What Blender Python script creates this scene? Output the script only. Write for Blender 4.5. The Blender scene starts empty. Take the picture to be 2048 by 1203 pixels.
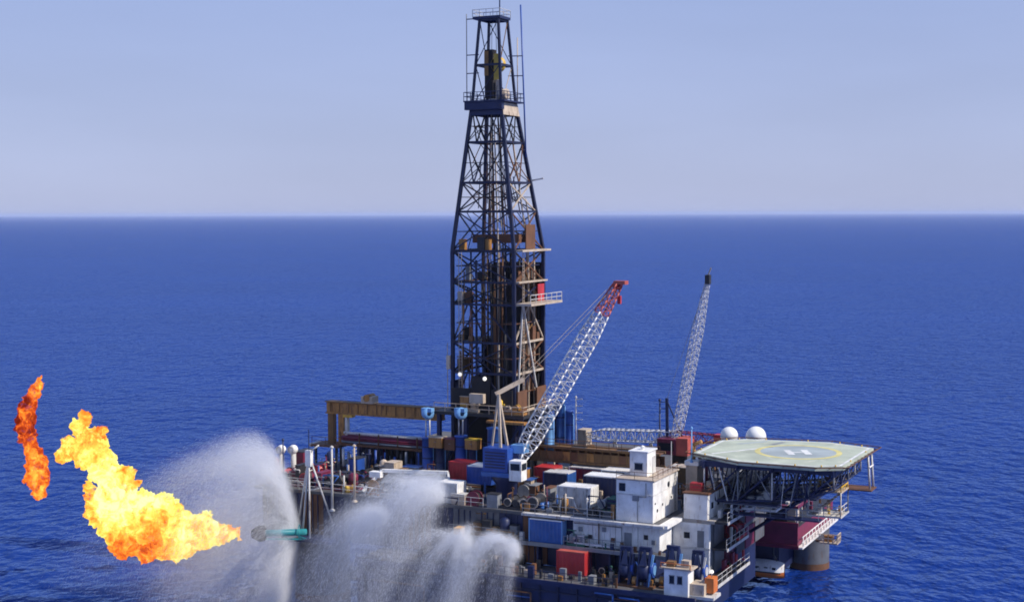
import bpy, bmesh, math, random
import numpy as np
from mathutils import Vector, Matrix

random.seed(7)
RNG = np.random.default_rng(11)
R = math.radians
SC = bpy.context.scene
COL = SC.collection

# ------------------------------------------------------------------ camera
CAM_H, LENS = 50.0, 50.0
FPX = LENS / 36 * 2048
PITCH = math.atan((601.5 - 427.5) / FPX)
ROLL = R(-0.17)
cam = bpy.data.cameras.new('camera')
cam.lens = LENS; cam.sensor_width = 36; cam.clip_start = 1; cam.clip_end = 300000
cam_o = bpy.data.objects.new('camera', cam); COL.objects.link(cam_o)
fwd = Vector((0, math.cos(PITCH), -math.sin(PITCH)))
up0 = Vector((0, math.sin(PITCH), math.cos(PITCH))); rt0 = Vector((1, 0, 0))
rt = rt0 * math.cos(ROLL) + up0 * math.sin(ROLL); up = up0 * math.cos(ROLL) - rt0 * math.sin(ROLL)
cam_o.matrix_world = Matrix(((rt.x, up.x, -fwd.x, 0), (rt.y, up.y, -fwd.y, 0), (rt.z, up.z, -fwd.z, CAM_H), (0, 0, 0, 1)))
SC.camera = cam_o

# ------------------------------------------------------------------ sky, sun, exposure
SUN_AZ, SUN_EL = R(-20), R(42)          # azimuth from +X towards +Y
world = bpy.data.worlds.new('World'); SC.world = world; world.use_nodes = True
wn = world.node_tree.nodes; wl = world.node_tree.links
sky = wn.new('ShaderNodeTexSky'); sky.sky_type = 'NISHITA'; sky.sun_disc = False
sky.sun_elevation = SUN_EL; sky.sun_rotation = R(90) - SUN_AZ
sky.altitude = 0; sky.air_density = 1.0; sky.dust_density = 0.6; sky.ozone_density = 4.0
bg = wn['Background']; bg.inputs[1].default_value = 0.10
# hazy air: the clear-sky model under an even veil that pales towards the horizon
geo = wn.new('ShaderNodeTexCoord'); sep = wn.new('ShaderNodeSeparateXYZ'); wl.new(geo.outputs['Generated'], sep.inputs[0])
veil = wn.new('ShaderNodeValToRGB'); wl.new(sep.outputs['Z'], veil.inputs[0])
el = veil.color_ramp.elements
el[0].position = 0.0; el[0].color = (0.455, 0.505, 0.735, 1); el[1].position = 1.0; el[1].color = (0.13, 0.24, 0.62, 1)
e = el.new(0.15); e.color = (0.365, 0.455, 0.765, 1); e = el.new(0.4); e.color = (0.24, 0.36, 0.72, 1)
vs = wn.new('ShaderNodeVectorMath'); vs.operation = 'SCALE'; wl.new(veil.outputs[0], vs.inputs[0])
mpv = wn.new('ShaderNodeMapping'); mpv.inputs['Scale'].default_value = (1, 1, 5); wl.new(geo.outputs['Generated'], mpv.inputs[0])
hz = wn.new('ShaderNodeTexNoise'); hz.inputs['Scale'].default_value = 3.0; hz.inputs['Detail'].default_value = 5; wl.new(mpv.outputs[0], hz.inputs['Vector'])
hr = wn.new('ShaderNodeMapRange'); hr.inputs['From Min'].default_value = 0.25; hr.inputs['From Max'].default_value = 0.75; hr.inputs['To Min'].default_value = 9.7; hr.inputs['To Max'].default_value = 10.9
wl.new(hz.outputs[0], hr.inputs['Value']); wl.new(hr.outputs[0], vs.inputs['Scale'])
mixs = wn.new('ShaderNodeMix'); mixs.data_type = 'RGBA'; mixs.inputs['Factor'].default_value = 0.88
wl.new(sky.outputs[0], mixs.inputs['A']); wl.new(vs.outputs[0], mixs.inputs['B']); wl.new(mixs.outputs['Result'], bg.inputs[0])
sun = bpy.data.lights.new('sun', 'SUN'); sun.energy = 4.9; sun.angle = R(0.5); sun.color = (1, 0.93, 0.82)
sun_o = bpy.data.objects.new('sun', sun); COL.objects.link(sun_o)
sv = Vector((math.cos(SUN_EL) * math.cos(SUN_AZ), math.cos(SUN_EL) * math.sin(SUN_AZ), math.sin(SUN_EL)))
sun_o.rotation_euler = sv.to_track_quat('Z', 'Y').to_euler(); sun_o.location = (300, 0, 300)
SC.view_settings.view_transform = 'Standard'; SC.view_settings.look = 'None'
SC.view_settings.exposure = 0.0; SC.view_settings.gamma = 1.0
SC.cycles.filter_width = 1.8
SC.cycles.use_denoising = True; SC.cycles.denoiser = 'OPENIMAGEDENOISE'; SC.cycles.denoising_prefilter = 'ACCURATE'
SC.cycles.max_bounces = 6; SC.cycles.diffuse_bounces = 2; SC.cycles.glossy_bounces = 2; SC.cycles.volume_bounces = 5; SC.cycles.volume_step_rate = 10.0; SC.cycles.transparent_max_bounces = 10

# ------------------------------------------------------------------ the platform's own frame
ORG = Vector((-1.8, 189.0, 0)); YAW = R(-26)
AX = Vector((math.cos(YAW), math.sin(YAW), 0)); AY = Vector((-math.sin(YAW), math.cos(YAW), 0))
def W(p): return ORG + AX * p[0] + AY * p[1] + Vector((0, 0, p[2]))

# ------------------------------------------------------------------ materials
MATS = {}
def nodes_of(name):
    m = bpy.data.materials.new(name); m.use_nodes = True
    return m, m.node_tree.nodes, m.node_tree.links, m.node_tree.nodes['Principled BSDF']
def paint(name, col, rough=0.5, wear=0.3, wearcol=(0.11, 0.05, 0.025), metal=0.0, scale=1.0, vary=0.25):
    """painted steel: blotchy colour, rust that runs down in streaks, fine relief"""
    m, n, l, b = nodes_of(name)
    tc = n.new('ShaderNodeTexCoord'); oi = n.new('ShaderNodeObjectInfo')
    mp = n.new('ShaderNodeMapping'); mp.inputs['Scale'].default_value = (1.6 * scale, 1.6 * scale, 0.35 * scale)
    off = n.new('ShaderNodeVectorMath'); off.operation = 'ADD'
    sc = n.new('ShaderNodeVectorMath'); sc.operation = 'SCALE'; sc.inputs['Scale'].default_value = 40
    cmb = n.new('ShaderNodeCombineXYZ')
    for i in range(3): l.new(oi.outputs['Random'], cmb.inputs[i])
    l.new(cmb.outputs[0], sc.inputs[0]); l.new(tc.outputs['Object'], off.inputs[0]); l.new(sc.outputs[0], off.inputs[1])
    l.new(off.outputs[0], mp.inputs[0])
    n1 = n.new('ShaderNodeTexNoise'); n1.inputs['Scale'].default_value = 1.5; n1.inputs['Detail'].default_value = 7; n1.inputs['Roughness'].default_value = 0.65
    l.new(mp.outputs[0], n1.inputs['Vector'])
    n2 = n.new('ShaderNodeTexNoise'); n2.inputs['Scale'].default_value = 0.8 * scale; n2.inputs['Detail'].default_value = 4
    l.new(off.outputs[0], n2.inputs['Vector'])
    r1 = n.new('ShaderNodeMapRange'); r1.inputs['From Min'].default_value = 0.70 - 0.3 * wear; r1.inputs['From Max'].default_value = 0.82 - 0.22 * wear
    l.new(n1.outputs[0], r1.inputs['Value'])
    vr = n.new('ShaderNodeMapRange'); vr.inputs['From Min'].default_value = 0.3; vr.inputs['From Max'].default_value = 0.7
    vr.inputs['To Min'].default_value = 1 - vary; vr.inputs['To Max'].default_value = 1 + vary * 0.5
    l.new(n2.outputs[0], vr.inputs['Value'])
    mul = n.new('ShaderNodeVectorMath'); mul.operation = 'SCALE'; mul.inputs[0].default_value = col
    l.new(vr.outputs[0], mul.inputs['Scale'])
    mx = n.new('ShaderNodeMix'); mx.data_type = 'RGBA'
    l.new(r1.outputs[0], mx.inputs['Factor']); l.new(mul.outputs[0], mx.inputs['A']); mx.inputs['B'].default_value = (*wearcol, 1)
    l.new(mx.outputs['Result'], b.inputs['Base Color'])
    b.inputs['Roughness'].default_value = rough; b.inputs['Metallic'].default_value = metal
    bp = n.new('ShaderNodeBump'); bp.inputs['Strength'].default_value = 0.25; bp.inputs['Distance'].default_value = 0.03
    l.new(n1.outputs[0], bp.inputs['Height']); l.new(bp.outputs[0], b.inputs['Normal'])
    MATS[name] = m
    return m
paint('white', (0.84, 0.82, 0.78), 0.45, 0.42, (0.40, 0.31, 0.24), vary=0.22)
paint('dirty_white', (0.60, 0.58, 0.55), 0.55, 0.5)
paint('pale_boom', (0.60, 0.61, 0.66), 0.45, 0.4)
paint('grey_boom', (0.52, 0.53, 0.58), 0.5, 0.45)
paint('navy', (0.012, 0.02, 0.075), 0.5, 0.25)
paint('navy_steel', (0.010, 0.014, 0.048), 0.5, 0.5, (0.045, 0.022, 0.013))
paint('blue', (0.02, 0.075, 0.34), 0.45, 0.2)
paint('mid_blue', (0.03, 0.11, 0.36), 0.45, 0.2)
paint('light_blue', (0.16, 0.36, 0.66), 0.45, 0.2)
paint('red', (0.50, 0.035, 0.04), 0.45, 0.15)
paint('tip_red', (0.50, 0.10, 0.07), 0.5, 0.3, (0.45, 0.25, 0.2))
paint('maroon', (0.17, 0.015, 0.045), 0.5, 0.3)
paint('plum', (0.20, 0.022, 0.06), 0.5, 0.35)
paint('ochre', (0.42, 0.20, 0.05), 0.6, 0.7)
paint('yellow', (0.72, 0.45, 0.05), 0.5, 0.3)
paint('brown', (0.20, 0.105, 0.035), 0.65, 0.6)
paint('rust', (0.15, 0.065, 0.03), 0.75, 0.4, (0.06, 0.03, 0.02))
paint('tan', (0.52, 0.42, 0.32), 0.6, 0.45)
paint('grey', (0.22, 0.23, 0.25), 0.55, 0.35)
paint('dark', (0.025, 0.025, 0.03), 0.6, 0.4, (0.05, 0.025, 0.015))
paint('soot', (0.018, 0.016, 0.018), 0.8, 0.5, (0.05, 0.022, 0.012))
paint('deck', (0.10, 0.10, 0.105), 0.75, 0.5, (0.13, 0.075, 0.045), scale=0.6)
paint('deck_pale', (0.34, 0.31, 0.28), 0.75, 0.5, (0.16, 0.09, 0.05), scale=0.6)
paint('helideck_green', (0.45, 0.49, 0.38), 0.75, 0.5, (0.60, 0.60, 0.46), scale=0.35, vary=0.25)
paint('marking_yellow', (0.66, 0.58, 0.22), 0.7, 0.45, (0.45, 0.46, 0.30))
paint('marking_white', (0.74, 0.74, 0.71), 0.7, 0.5, (0.5, 0.52, 0.44))
paint('marking_grey', (0.36, 0.41, 0.41), 0.75, 0.3, (0.36, 0.38, 0.34), scale=0.35)
paint('teal', (0.02, 0.24, 0.28), 0.5, 0.35, (0.03, 0.08, 0.10))
paint('orange', (0.62, 0.17, 0.03), 0.5, 0.3)
paint('green', (0.03, 0.13, 0.09), 0.5, 0.2)
paint('timber', (0.62, 0.33, 0.08), 0.7, 0.2)
paint('hull_grey', (0.12, 0.125, 0.14), 0.55, 0.5)
paint('radome_white', (0.83, 0.82, 0.79), 0.4, 0.05, vary=0.08)
m, n, l, b = nodes_of('glass_dark'); b.inputs['Base Color'].default_value = (0.015, 0.02, 0.03, 1); b.inputs['Roughness'].default_value = 0.12; MATS['glass_dark'] = m
m, n, l, b = nodes_of('lamp_glow'); b.inputs['Base Color'].default_value = (0.9, 0.88, 0.8, 1); b.inputs['Emission Color'].default_value = (1, 0.95, 0.85, 1); b.inputs['Emission Strength'].default_value = 0.8; MATS['lamp_glow'] = m

# ------------------------------------------------------------------ mesh builder
CUR = [None, Vector((0, 0, 0))]
class MB:
    def __init__(s): s.v = []; s.f = []; s.sm = []
    def add(s, vs, fs, smooth=False):
        k = len(s.v); s.v += [tuple(v) for v in vs]; s.f += [tuple(i + k for i in f) for f in fs]; s.sm += [smooth] * len(fs); return s
    def box(s, x0, x1, y0, y1, z0, z1):
        return s.add([(x0, y0, z0), (x1, y0, z0), (x1, y1, z0), (x0, y1, z0), (x0, y0, z1), (x1, y0, z1), (x1, y1, z1), (x0, y1, z1)],
                     [(3, 2, 1, 0), (4, 5, 6, 7), (0, 1, 5, 4), (1, 2, 6, 5), (2, 3, 7, 6), (3, 0, 4, 7)])
    def tube(s, a, b, r, n=8, r2=None, caps=True):
        a = Vector(a); b = Vector(b); d = b - a
        if d.length < 1e-6: return s
        d.normalize(); u = d.cross(Vector((0, 0, 1)) if abs(d.z) < 0.95 else Vector((1, 0, 0))).normalized(); w = d.cross(u)
        r2 = r if r2 is None else r2
        vs = []
        for c, rr in ((a, r), (b, r2)):
            for i in range(n):
                t = 2 * math.pi * (i + 0.5) / n
                vs.append(c + u * math.cos(t) * rr + w * math.sin(t) * rr)
        fs = [(i, (i + 1) % n, n + (i + 1) % n, n + i) for i in range(n)]
        s.add(vs, [f[::-1] for f in fs], n > 5)
        if caps:
            k = len(s.v) - 2 * n
            s.f += [tuple(k + i for i in range(n)), tuple(k + n + i for i in reversed(range(n)))]; s.sm += [False, False]
        return s
    def beam(s, a, b, w, h=None):
        a = Vector(a); b = Vector(b); d = (b - a).normalized(); h = w if h is None else h
        u = d.cross(Vector((0, 0, 1)) if abs(d.z) < 0.95 else Vector((0, 1, 0))).normalized(); q = u.cross(d)
        vs = [c + u * (i * w / 2) + q * (j * h / 2) for c in (a, b) for i, j in ((-1, -1), (1, -1), (1, 1), (-1, 1))]
        return s.add(vs, [(0, 1, 2, 3), (7, 6, 5, 4), (0, 4, 5, 1), (1, 5, 6, 2), (2, 6, 7, 3), (3, 7, 4, 0)])
    def prism(s, poly, z0, z1):
        n = len(poly)
        return s.add([(x, y, z0) for x, y in poly] + [(x, y, z1) for x, y in poly],
                     [tuple(reversed(range(n))), tuple(range(n, 2 * n))] + [(i, (i + 1) % n, n + (i + 1) % n, n + i) for i in range(n)])
    def lathe(s, c, prof, n=16, axis=None):
        """prof: (radius, height) list turned about axis (default z) through c"""
        c = Vector(c); ax = Vector(axis or (0, 0, 1)).normalized()
        u = ax.cross(Vector((0, 0, 1)) if abs(ax.z) < 0.95 else Vector((1, 0, 0))).normalized(); w = ax.cross(u)
        vs = [c + ax * h + (u * math.cos(2 * math.pi * i / n) + w * math.sin(2 * math.pi * i / n)) * r for r, h in prof for i in range(n)]
        fs = []
        for k in range(len(prof) - 1):
            for i in range(n):
                fs.append((k * n + i, k * n + (i + 1) % n, (k + 1) * n + (i + 1) % n, (k + 1) * n + i))
        return s.add(vs, fs, True)
    def path(s, pts, r, n=6):
        for a, b in zip(pts, pts[1:]): s.tube(a, b, r, n)
        return s
    def mesh(s, name, org):
        me = bpy.data.meshes.new(name)
        me.from_pydata([(v[0] - org[0], v[1] - org[1], v[2] - org[2]) for v in s.v], [], s.f)
        me.polygons.foreach_set('use_smooth', s.sm); me.update()
        return me
def tag(o, label=None, cat=None, group=None, kind=None):
    if label: o['label'] = label
    if cat: o['category'] = cat
    if group: o['group'] = group
    if kind: o['kind'] = kind
    return o
def thing(name, label, cat, p, group=None):
    o = bpy.data.objects.new(name, None); COL.objects.link(o); o.empty_display_size = 0.5
    o.location = W(p); o.rotation_euler = (0, 0, YAW)
    CUR[0] = o; CUR[1] = Vector(p)
    return tag(o, label, cat, group)
def part(name, mb, mat, parent=None, label=None, kind=None):
    me = mb.mesh(name, CUR[1]); me.materials.append(MATS[mat])
    o = bpy.data.objects.new(name, me); COL.objects.link(o); o.parent = parent or CUR[0]
    return tag(o, label, None, None, kind)
def solo(name, mb, mat, p, label, cat, group=None):
    me = mb.mesh(name, p); me.materials.append(MATS[mat])
    o = bpy.data.objects.new(name, me); COL.objects.link(o); o.location = W(p); o.rotation_euler = (0, 0, YAW)
    return tag(o, label, cat, group)
V3 = Vector
def lerp(a, b, t): return V3(a) * (1 - t) + V3(b) * t
def railing(pts, mat='dirty_white', h=1.1, step=1.6, r=0.035, parent=None, name='railing'):
    mb = MB()
    for a, b in zip(pts, pts[1:]):
        a = V3(a); b = V3(b); n = max(1, int((b - a).length / step))
        for i in range(n + 1):
            p = lerp(a, b, i / n); mb.tube(p, p + V3((0, 0, h)), r, 5)
        for k in (0.5, 1.0): mb.tube(a + V3((0, 0, h * k)), b + V3((0, 0, h * k)), r, 5)
    return part(name, mb, mat, parent)

# ------------------------------------------------------------------ sea
SEA_MIRROR = 0.62
def build_sea():
    me = bpy.data.meshes.new('sea'); B = 100000.0
    me.from_pydata([(-B, -B, 0), (B, -B, 0), (B, B, 0), (-B, B, 0)], [], [(0, 1, 2, 3)])
    mt, n, l, b = nodes_of('sea_water')
    tc = n.new('ShaderNodeNewGeometry')
    b.inputs['Roughness'].default_value = 0.2; b.inputs['IOR'].default_value = 1.33; b.inputs['Specular IOR Level'].default_value = 0.27
    big = n.new('ShaderNodeTexNoise'); big.inputs['Scale'].default_value = 0.006; big.inputs['Detail'].default_value = 3
    mpb = n.new('ShaderNodeMapping'); mpb.inputs['Scale'].default_value = (0.5, 1.4, 1)
    l.new(tc.outputs['Position'], mpb.inputs[0]); l.new(mpb.outputs[0], big.inputs['Vector'])
    cr = n.new('ShaderNodeMix'); cr.data_type = 'RGBA'
    cr.inputs['A'].default_value = (0.004, 0.020, 0.136, 1); cr.inputs['B'].default_value = (0.007, 0.035, 0.222, 1)
    l.new(big.outputs[0], cr.inputs['Factor']); l.new(cr.outputs['Result'], b.inputs['Base Color'])
    prev = None
    for scl, dist, det, sx, rot in ((0.03, 1.2, 1, 1.0, 8), (0.09, 1.5, 2, 1.5, 24), (0.2, 1.25, 2, 1.6, 20), (0.6, 0.4, 2, 1.5, -12)):
        mp = n.new('ShaderNodeMapping'); mp.inputs['Scale'].default_value = (sx, 1.15, 1); mp.inputs['Rotation'].default_value = (0, 0, R(rot))
        l.new(tc.outputs['Position'], mp.inputs[0])
        nz = n.new('ShaderNodeTexNoise'); nz.inputs['Scale'].default_value = scl; nz.inputs['Detail'].default_value = det; nz.inputs['Roughness'].default_value = 0.5
        l.new(mp.outputs[0], nz.inputs['Vector'])
        bp = n.new('ShaderNodeBump'); bp.inputs['Strength'].default_value = 1.0; bp.inputs['Distance'].default_value = dist
        l.new(nz.outputs[0], bp.inputs['Height'])
        if prev: l.new(prev.outputs[0], bp.inputs['Normal'])
        prev = bp
    # upwelling blue below, a sky mirror above that choppy facets keep from turning full at grazing angles
    df = n.new('ShaderNodeBsdfDiffuse'); gl = n.new('ShaderNodeBsdfGlossy'); gl.inputs['Roughness'].default_value = 0.08; gl.inputs['Color'].default_value = (0.41, 0.62, 1, 1)
    fr = n.new('ShaderNodeFresnel'); fr.inputs['IOR'].default_value = 1.33
    fm = n.new('ShaderNodeMath'); fm.operation = 'MULTIPLY'; fm.inputs[1].default_value = SEA_MIRROR; l.new(fr.outputs[0], fm.inputs[0])
    ms = n.new('ShaderNodeMixShader'); l.new(fm.outputs[0], ms.inputs[0]); l.new(df.outputs[0], ms.inputs[1]); l.new(gl.outputs[0], ms.inputs[2])
    l.new(cr.outputs['Result'], df.inputs['Color']); l.new(prev.outputs[0], gl.inputs['Normal']); l.new(prev.outputs[0], fr.inputs['Normal']); l.new(prev.outputs[0], df.inputs['Normal'])
    l.new(ms.outputs[0], n['Material Output'].inputs['Surface'])
    me.materials.append(mt)
    o = bpy.data.objects.new('sea', me); COL.objects.link(o); o['kind'] = 'structure'
build_sea()

# ------------------------------------------------------------------ platform hull and decks
DZ = 15.2                                   # main deck
def build_platform():
    t = thing('drilling_platform', 'semi-submersible drilling platform hull with stepped steel decks on round columns', 'platform', (4, 4, 0))
    part('main_deck', MB().box(-25, 30.3, -20.5, 30, 14.85, DZ), 'deck')
    part('main_deck', MB().box(30.32, 35.2, -15.9, 8.5, 14.85, DZ - 0.003), 'deck_pale')
    part('deck_box', MB().box(-24, 29.6, -19.9, 29.6, 9.1, 14.84), 'navy')
    part('deck_box', MB().box(29.62, 34.6, -15.4, 6.5, 8.9, 14.83), 'hull_grey')
    # white bulkhead plates of the front, each a plate with a proud edge
    xs = [19.6, 22.1, 24.9, 27.6, 30.2]
    for a, b in zip(xs, xs[1:]):
        p = part('bulkhead_plate', MB().box(a + 0.03, b - 0.03, -20.22, -19.92, 12.0, 14.83), 'white')
        st = MB()
        for k in range(1, 4):
            x = a + (b - a) * k / 4; st.box(x - 0.04, x + 0.04, -20.30, -20.223, 12.1, 14.7)
        part('stiffener', st, 'white', p)
    ys = [-20.2, -18.0, -16.0]
    for a, b in zip(ys, ys[1:]):
        part('bulkhead_plate', MB().box(29.62, 30.2, a + 0.02, b - 0.02, 12.0, 14.82), 'white')
    x = -24.0
    k = 0
    while x < 13.5:                                           # darker plates further along the front
        w = 3.1; p = part('bulkhead_plate', MB().box(x + 0.03, x + w - 0.03, -20.2, -19.93, 9.2, 14.8), ('hull_grey', 'navy', 'rust', 'navy', 'hull_grey')[k % 5])
        st = MB()
        for q in range(1, 4): st.box(x + w * q / 4 - 0.05, x + w * q / 4 + 0.05, -20.32, -20.203, 9.3, 14.7)
        part('stiffener', st, 'navy', p); x += w; k += 1
    part('door', MB().box(26.0, 26.85, -20.37, -20.225, 12.05, 13.95), 'grey')
    # pale cornice walkway over the bulkhead and its return along the side
    part('walkway', MB().box(13.5, 31.0, -21.3, -20.52, 14.98, DZ + 0.06), 'dirty_white')
    part('walkway', MB().box(30.32, 31.4, -21.0, -15.95, 14.95, DZ + 0.1), 'white')
    # middle ledge
    part('middle_deck', MB().box(4, 31.5, -21.6, -19.95, 11.7, 12.0), 'deck')
    part('deck_edge', MB().box(4, 31.6, -21.75, -21.602, 11.65, 12.08), 'grey')
    # lower deck and hull front
    part('lower_deck', MB().box(-6, 36.4, -26.4, -19.9, 8.7, 9.0), 'deck')
    part('deck_edge', MB().box(-6, 36.5, -26.6, -26.402, 8.6, 9.12), 'navy')
    part('hull_side', MB().box(-6, 33, -26.1, -20, 3.6, 8.68), 'navy')
    part('hull_side', MB().box(20, 34.2, -19.9, 4.0, 4.2, 8.66), 'navy')
    part('hull_side', MB().box(22, 33.2, 18.8, 30.5, 0.9, 6.28), 'navy')
    for z in (5.0, 6.4, 7.7):
        part('rubbing_strake', MB().box(-6, 33.1, -26.3, -26.105, z, z + 0.16), 'navy_steel')
    # three galleries stepping back on the side
    for z, x1, y0, y1 in ((12.0, 36.6, -15.5, -7), (8.9, 36.9, -19.8, -7.5), (17.9, 36.2, -7.5, 6)):
        part('gallery', MB().box(34.8 if z < 17 else 33.0, x1 - 0.08, y0, y1, z - 0.22, z), 'dark')
        part('gallery_edge', MB().box(x1 - 0.078, x1, y0, y1, z - 0.3, z + 0.05), 'dirty_white')
        railing([(x1 - 0.1, y0, z), (x1 - 0.1, y1, z)], 'dirty_white')
    part('gallery', MB().box(35.22, 36.72, -15.9, -5, 14.9, 15.15), 'dark')
    part('gallery_edge', MB().box(36.722, 36.8, -15.9, -5, 14.85, 15.2), 'dirty_white')
    railing([(36.7, -15.8, 15.15), (36.7, -5, 15.15)], 'dirty_white')
    for z0, z1 in ((9, 11.7), (12.1, 14.8)):
        for k in range(5):
            y = -14.5 + 4.1 * k
            part('wall_panel', MB().box(34.63, 34.78, y, y + 3.6, z0 + 0.1, z1 - 0.05), ('hull_grey', 'maroon', 'dark', 'maroon', 'hull_grey')[k])
    # maroon bay hanging out over the far side column
    part('side_bay', MB().box(28.5, 37.6, 11.7, 31, 6.6, 9.2), 'plum')
    part('side_bay_dark_cover', MB().box(28.4, 37.7, 11.7, 31.1, 9.2, 9.3), 'dark')  # dark sheet added to stand in for shade on the bay top
    part('side_bay_beam', MB().box(28.4, 37.7, 11.5, 11.69, 9.2, 9.75), 'plum')
    part('side_bay_beam', MB().box(28.4, 37.75, 11.5, 11.69, 6.3, 6.75), 'maroon')
    part('side_bay_floor', MB().box(28.5, 38.3, 11.6, 31.5, 6.35, 6.58), 'white')
    mb = MB()
    for y in np.arange(12.2, 31, 1.6): mb.tube((38.2, y, 6.6), (38.2, y, 7.9), 0.07, 6)
    mb.tube((38.2, 11.7, 7.9), (38.2, 31.4, 7.9), 0.08, 6).tube((38.2, 11.7, 7.25), (38.2, 31.4, 7.25), 0.06, 6)
    part('railing', mb, 'white')
    for x, y, r, top in ((35, 28.5, 2.7, 6.3), (29.5, -18, 3.6, 8.6), (-19, -14, 3.6, 9), (-19, 24, 3.6, 9), (24, 20, 2.2, 9)):
        c = MB().lathe((x, y, -0.8), [(r, 0), (r, 0.8 + top)], 32)
        co = part('column', c, 'hull_grey')
        part('splash_band', MB().lathe((x, y, -0.4), [(r + 0.03, 0), (r + 0.03, 1.3)], 32), 'rust', co)
    for a, b, r in (((33, -20, 8), (36, -14, 2.2), 0.55), ((-19, -12, 3), (29, -16, 3), 0.9)):
        part('brace', MB().tube(a, b, r, 14), 'hull_grey')
    # railings of the main deck
    railing([(13.6, -21.2, DZ + 0.06), (25, -21.2, DZ + 0.06)], 'grey')
    railing([(-24.8, -20.3, DZ), (8, -20.3, DZ)], 'dirty_white')
    railing([(-24.8, -20.3, DZ), (-24.8, 10, DZ)], 'dirty_white')
    railing([(4, -21.5, 12.0), (14, -21.5, 12.0)], 'grey'); railing([(19, -21.5, 12.0), (27, -21.5, 12.0)], 'grey')
    railing([(-6, -26.3, 9.0), (27, -26.3, 9.0)], 'navy_steel', r=0.04)
    part('stanchion_row', MB().box(20.2, 25.2, -21.25, -21.05, 12.25, 12.5), 'white')
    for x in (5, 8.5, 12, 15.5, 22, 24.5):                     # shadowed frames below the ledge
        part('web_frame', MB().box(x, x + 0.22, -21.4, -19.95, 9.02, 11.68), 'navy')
build_platform()
def fit_platform():
    rn = random.Random(77); CUR[0] = bpy.data.objects['drilling_platform']; CUR[1] = V3((4, 4, 0))
    for x in np.arange(-5, 33, 2.3): part('hull_frame', MB().box(x, x + 0.18, -26.32, -26.106, 3.8, 8.58), 'navy_steel')
    for k in range(16):
        x = rn.uniform(-4, 30); L = rn.uniform(2, 7); z = rn.uniform(6.6, 8.5)
        part('hull_pipe', MB().path([(x, -26.5, z), (x + L, -26.5, z), (x + L, -26.5, z - rn.uniform(0.6, 2.5))], rn.uniform(0.05, 0.13)), rn.choice(('navy_steel', 'grey', 'hull_grey', 'rust', 'mid_blue')))
    for k in range(26):
        x = rn.uniform(4.5, 27); z = 9.0; w = rn.uniform(0.2, 0.7)
        y = rn.choice((-25.6, -24.6, -20.8)); part('deck_fitting', MB().box(x, x + w, y, y + w * 1.3, z, z + rn.uniform(0.3, 1.3)), rn.choice(('dark', 'grey', 'rust', 'tan', 'navy', 'soot')))
    for k in range(40):
        x = rn.uniform(-23, 30); y = rn.uniform(-19.5, -1); L = rn.uniform(0.8, 5)
        if 24.6 < x < 29.8 or x + L > 24.8: continue
        part('deck_pipe', MB().tube((x, y, DZ + 0.12), (x + L, y + rn.uniform(-.3, .3), DZ + 0.12), rn.uniform(0.05, 0.12), 6), rn.choice(('rust', 'grey', 'dirty_white', 'dark', 'brown', 'maroon')))
    for k in range(22):
        x = rn.uniform(34.85, 36.4); y = rn.uniform(-14, -7.5); z = rn.choice((9.0, 12.0, 15.15)); w = rn.uniform(0.15, 0.4)
        part('gallery_fitting', MB().box(x, x + w, y, y + w * 2, z, z + rn.uniform(0.4, 1.7)), rn.choice(('maroon', 'dark', 'dirty_white', 'red', 'soot', 'navy')))
    for k in range(18):
        y = rn.uniform(12.5, 30); x = rn.uniform(29, 37)
        part('bay_fitting', MB().box(x, x + rn.uniform(.3, .9), y, y + rn.uniform(.3, .9), 9.3, 9.3 + rn.uniform(.4, 2.2)), rn.choice(('maroon', 'dark', 'dirty_white', 'plum', 'soot', 'tan')))
    keep_out = ((24.6, 31.5, -20.6, -11.8), (15.6, 20.3, -16.5, -13.5), (6.3, 12.2, -18.2, -14), (-9.5, 2.5, -20, -15))
    n = 0
    while n < 190:
        x = rn.uniform(-24, 34); y = rn.choice((rn.uniform(-20.2, -10), rn.uniform(-12, 5), rn.uniform(-20.2, -16)))
        if any(a < x < b and c < y < d for a, b, c, d in keep_out) or (x > 30 and y < -8): continue
        n += 1; k = rn.random(); m = rn.choice(('dark', 'soot', 'rust', 'navy', 'brown', 'grey', 'tan', 'dirty_white', 'maroon', 'dark', 'ochre', 'mid_blue')); h = rn.uniform(0.4, 1.9); w = rn.uniform(0.12, 0.5)
        if k < 0.4: part('deck_fitting', MB().box(x, x + w * 1.6, y, y + w, DZ, DZ + h), m)
        elif k < 0.7: part('deck_post', MB().tube((x, y, DZ), (x, y, DZ + h * 1.5), rn.uniform(0.05, 0.14), 6), m)
        else: part('pipe_run', MB().path([(x, y, DZ), (x, y, DZ + h), (x + rn.uniform(0.8, 3), y, DZ + h), (x + rn.uniform(0.8, 3), y, DZ)], rn.uniform(0.05, 0.1)), m)
    for k in range(46):
        x = rn.uniform(5, 36); y = rn.uniform(-26.0, -21.8); w = rn.uniform(0.12, 0.45); h = rn.uniform(0.3, 1.5)
        if x < 31.5 and 32 > x > 18 and -23.2 < y < -20: continue
        part('deck_fitting', MB().box(x, x + w * 1.6, y, y + w, 9.0, 9.0 + h), rn.choice(('dark', 'soot', 'rust', 'navy', 'brown', 'tan', 'ochre', 'dirty_white', 'grey')))
    for k in range(26):
        x = rn.uniform(5, 30.5); y = -21.45 + rn.uniform(0, 0.5); w = rn.uniform(0.1, 0.35)
        if 14 < x < 19: continue
        part('deck_fitting', MB().box(x, x + w * 1.5, y, y + w, 12.0, 12.0 + rn.uniform(0.3, 1.3)), rn.choice(('dark', 'rust', 'navy', 'brown', 'tan', 'green', 'dirty_white', 'grey')))
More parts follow.
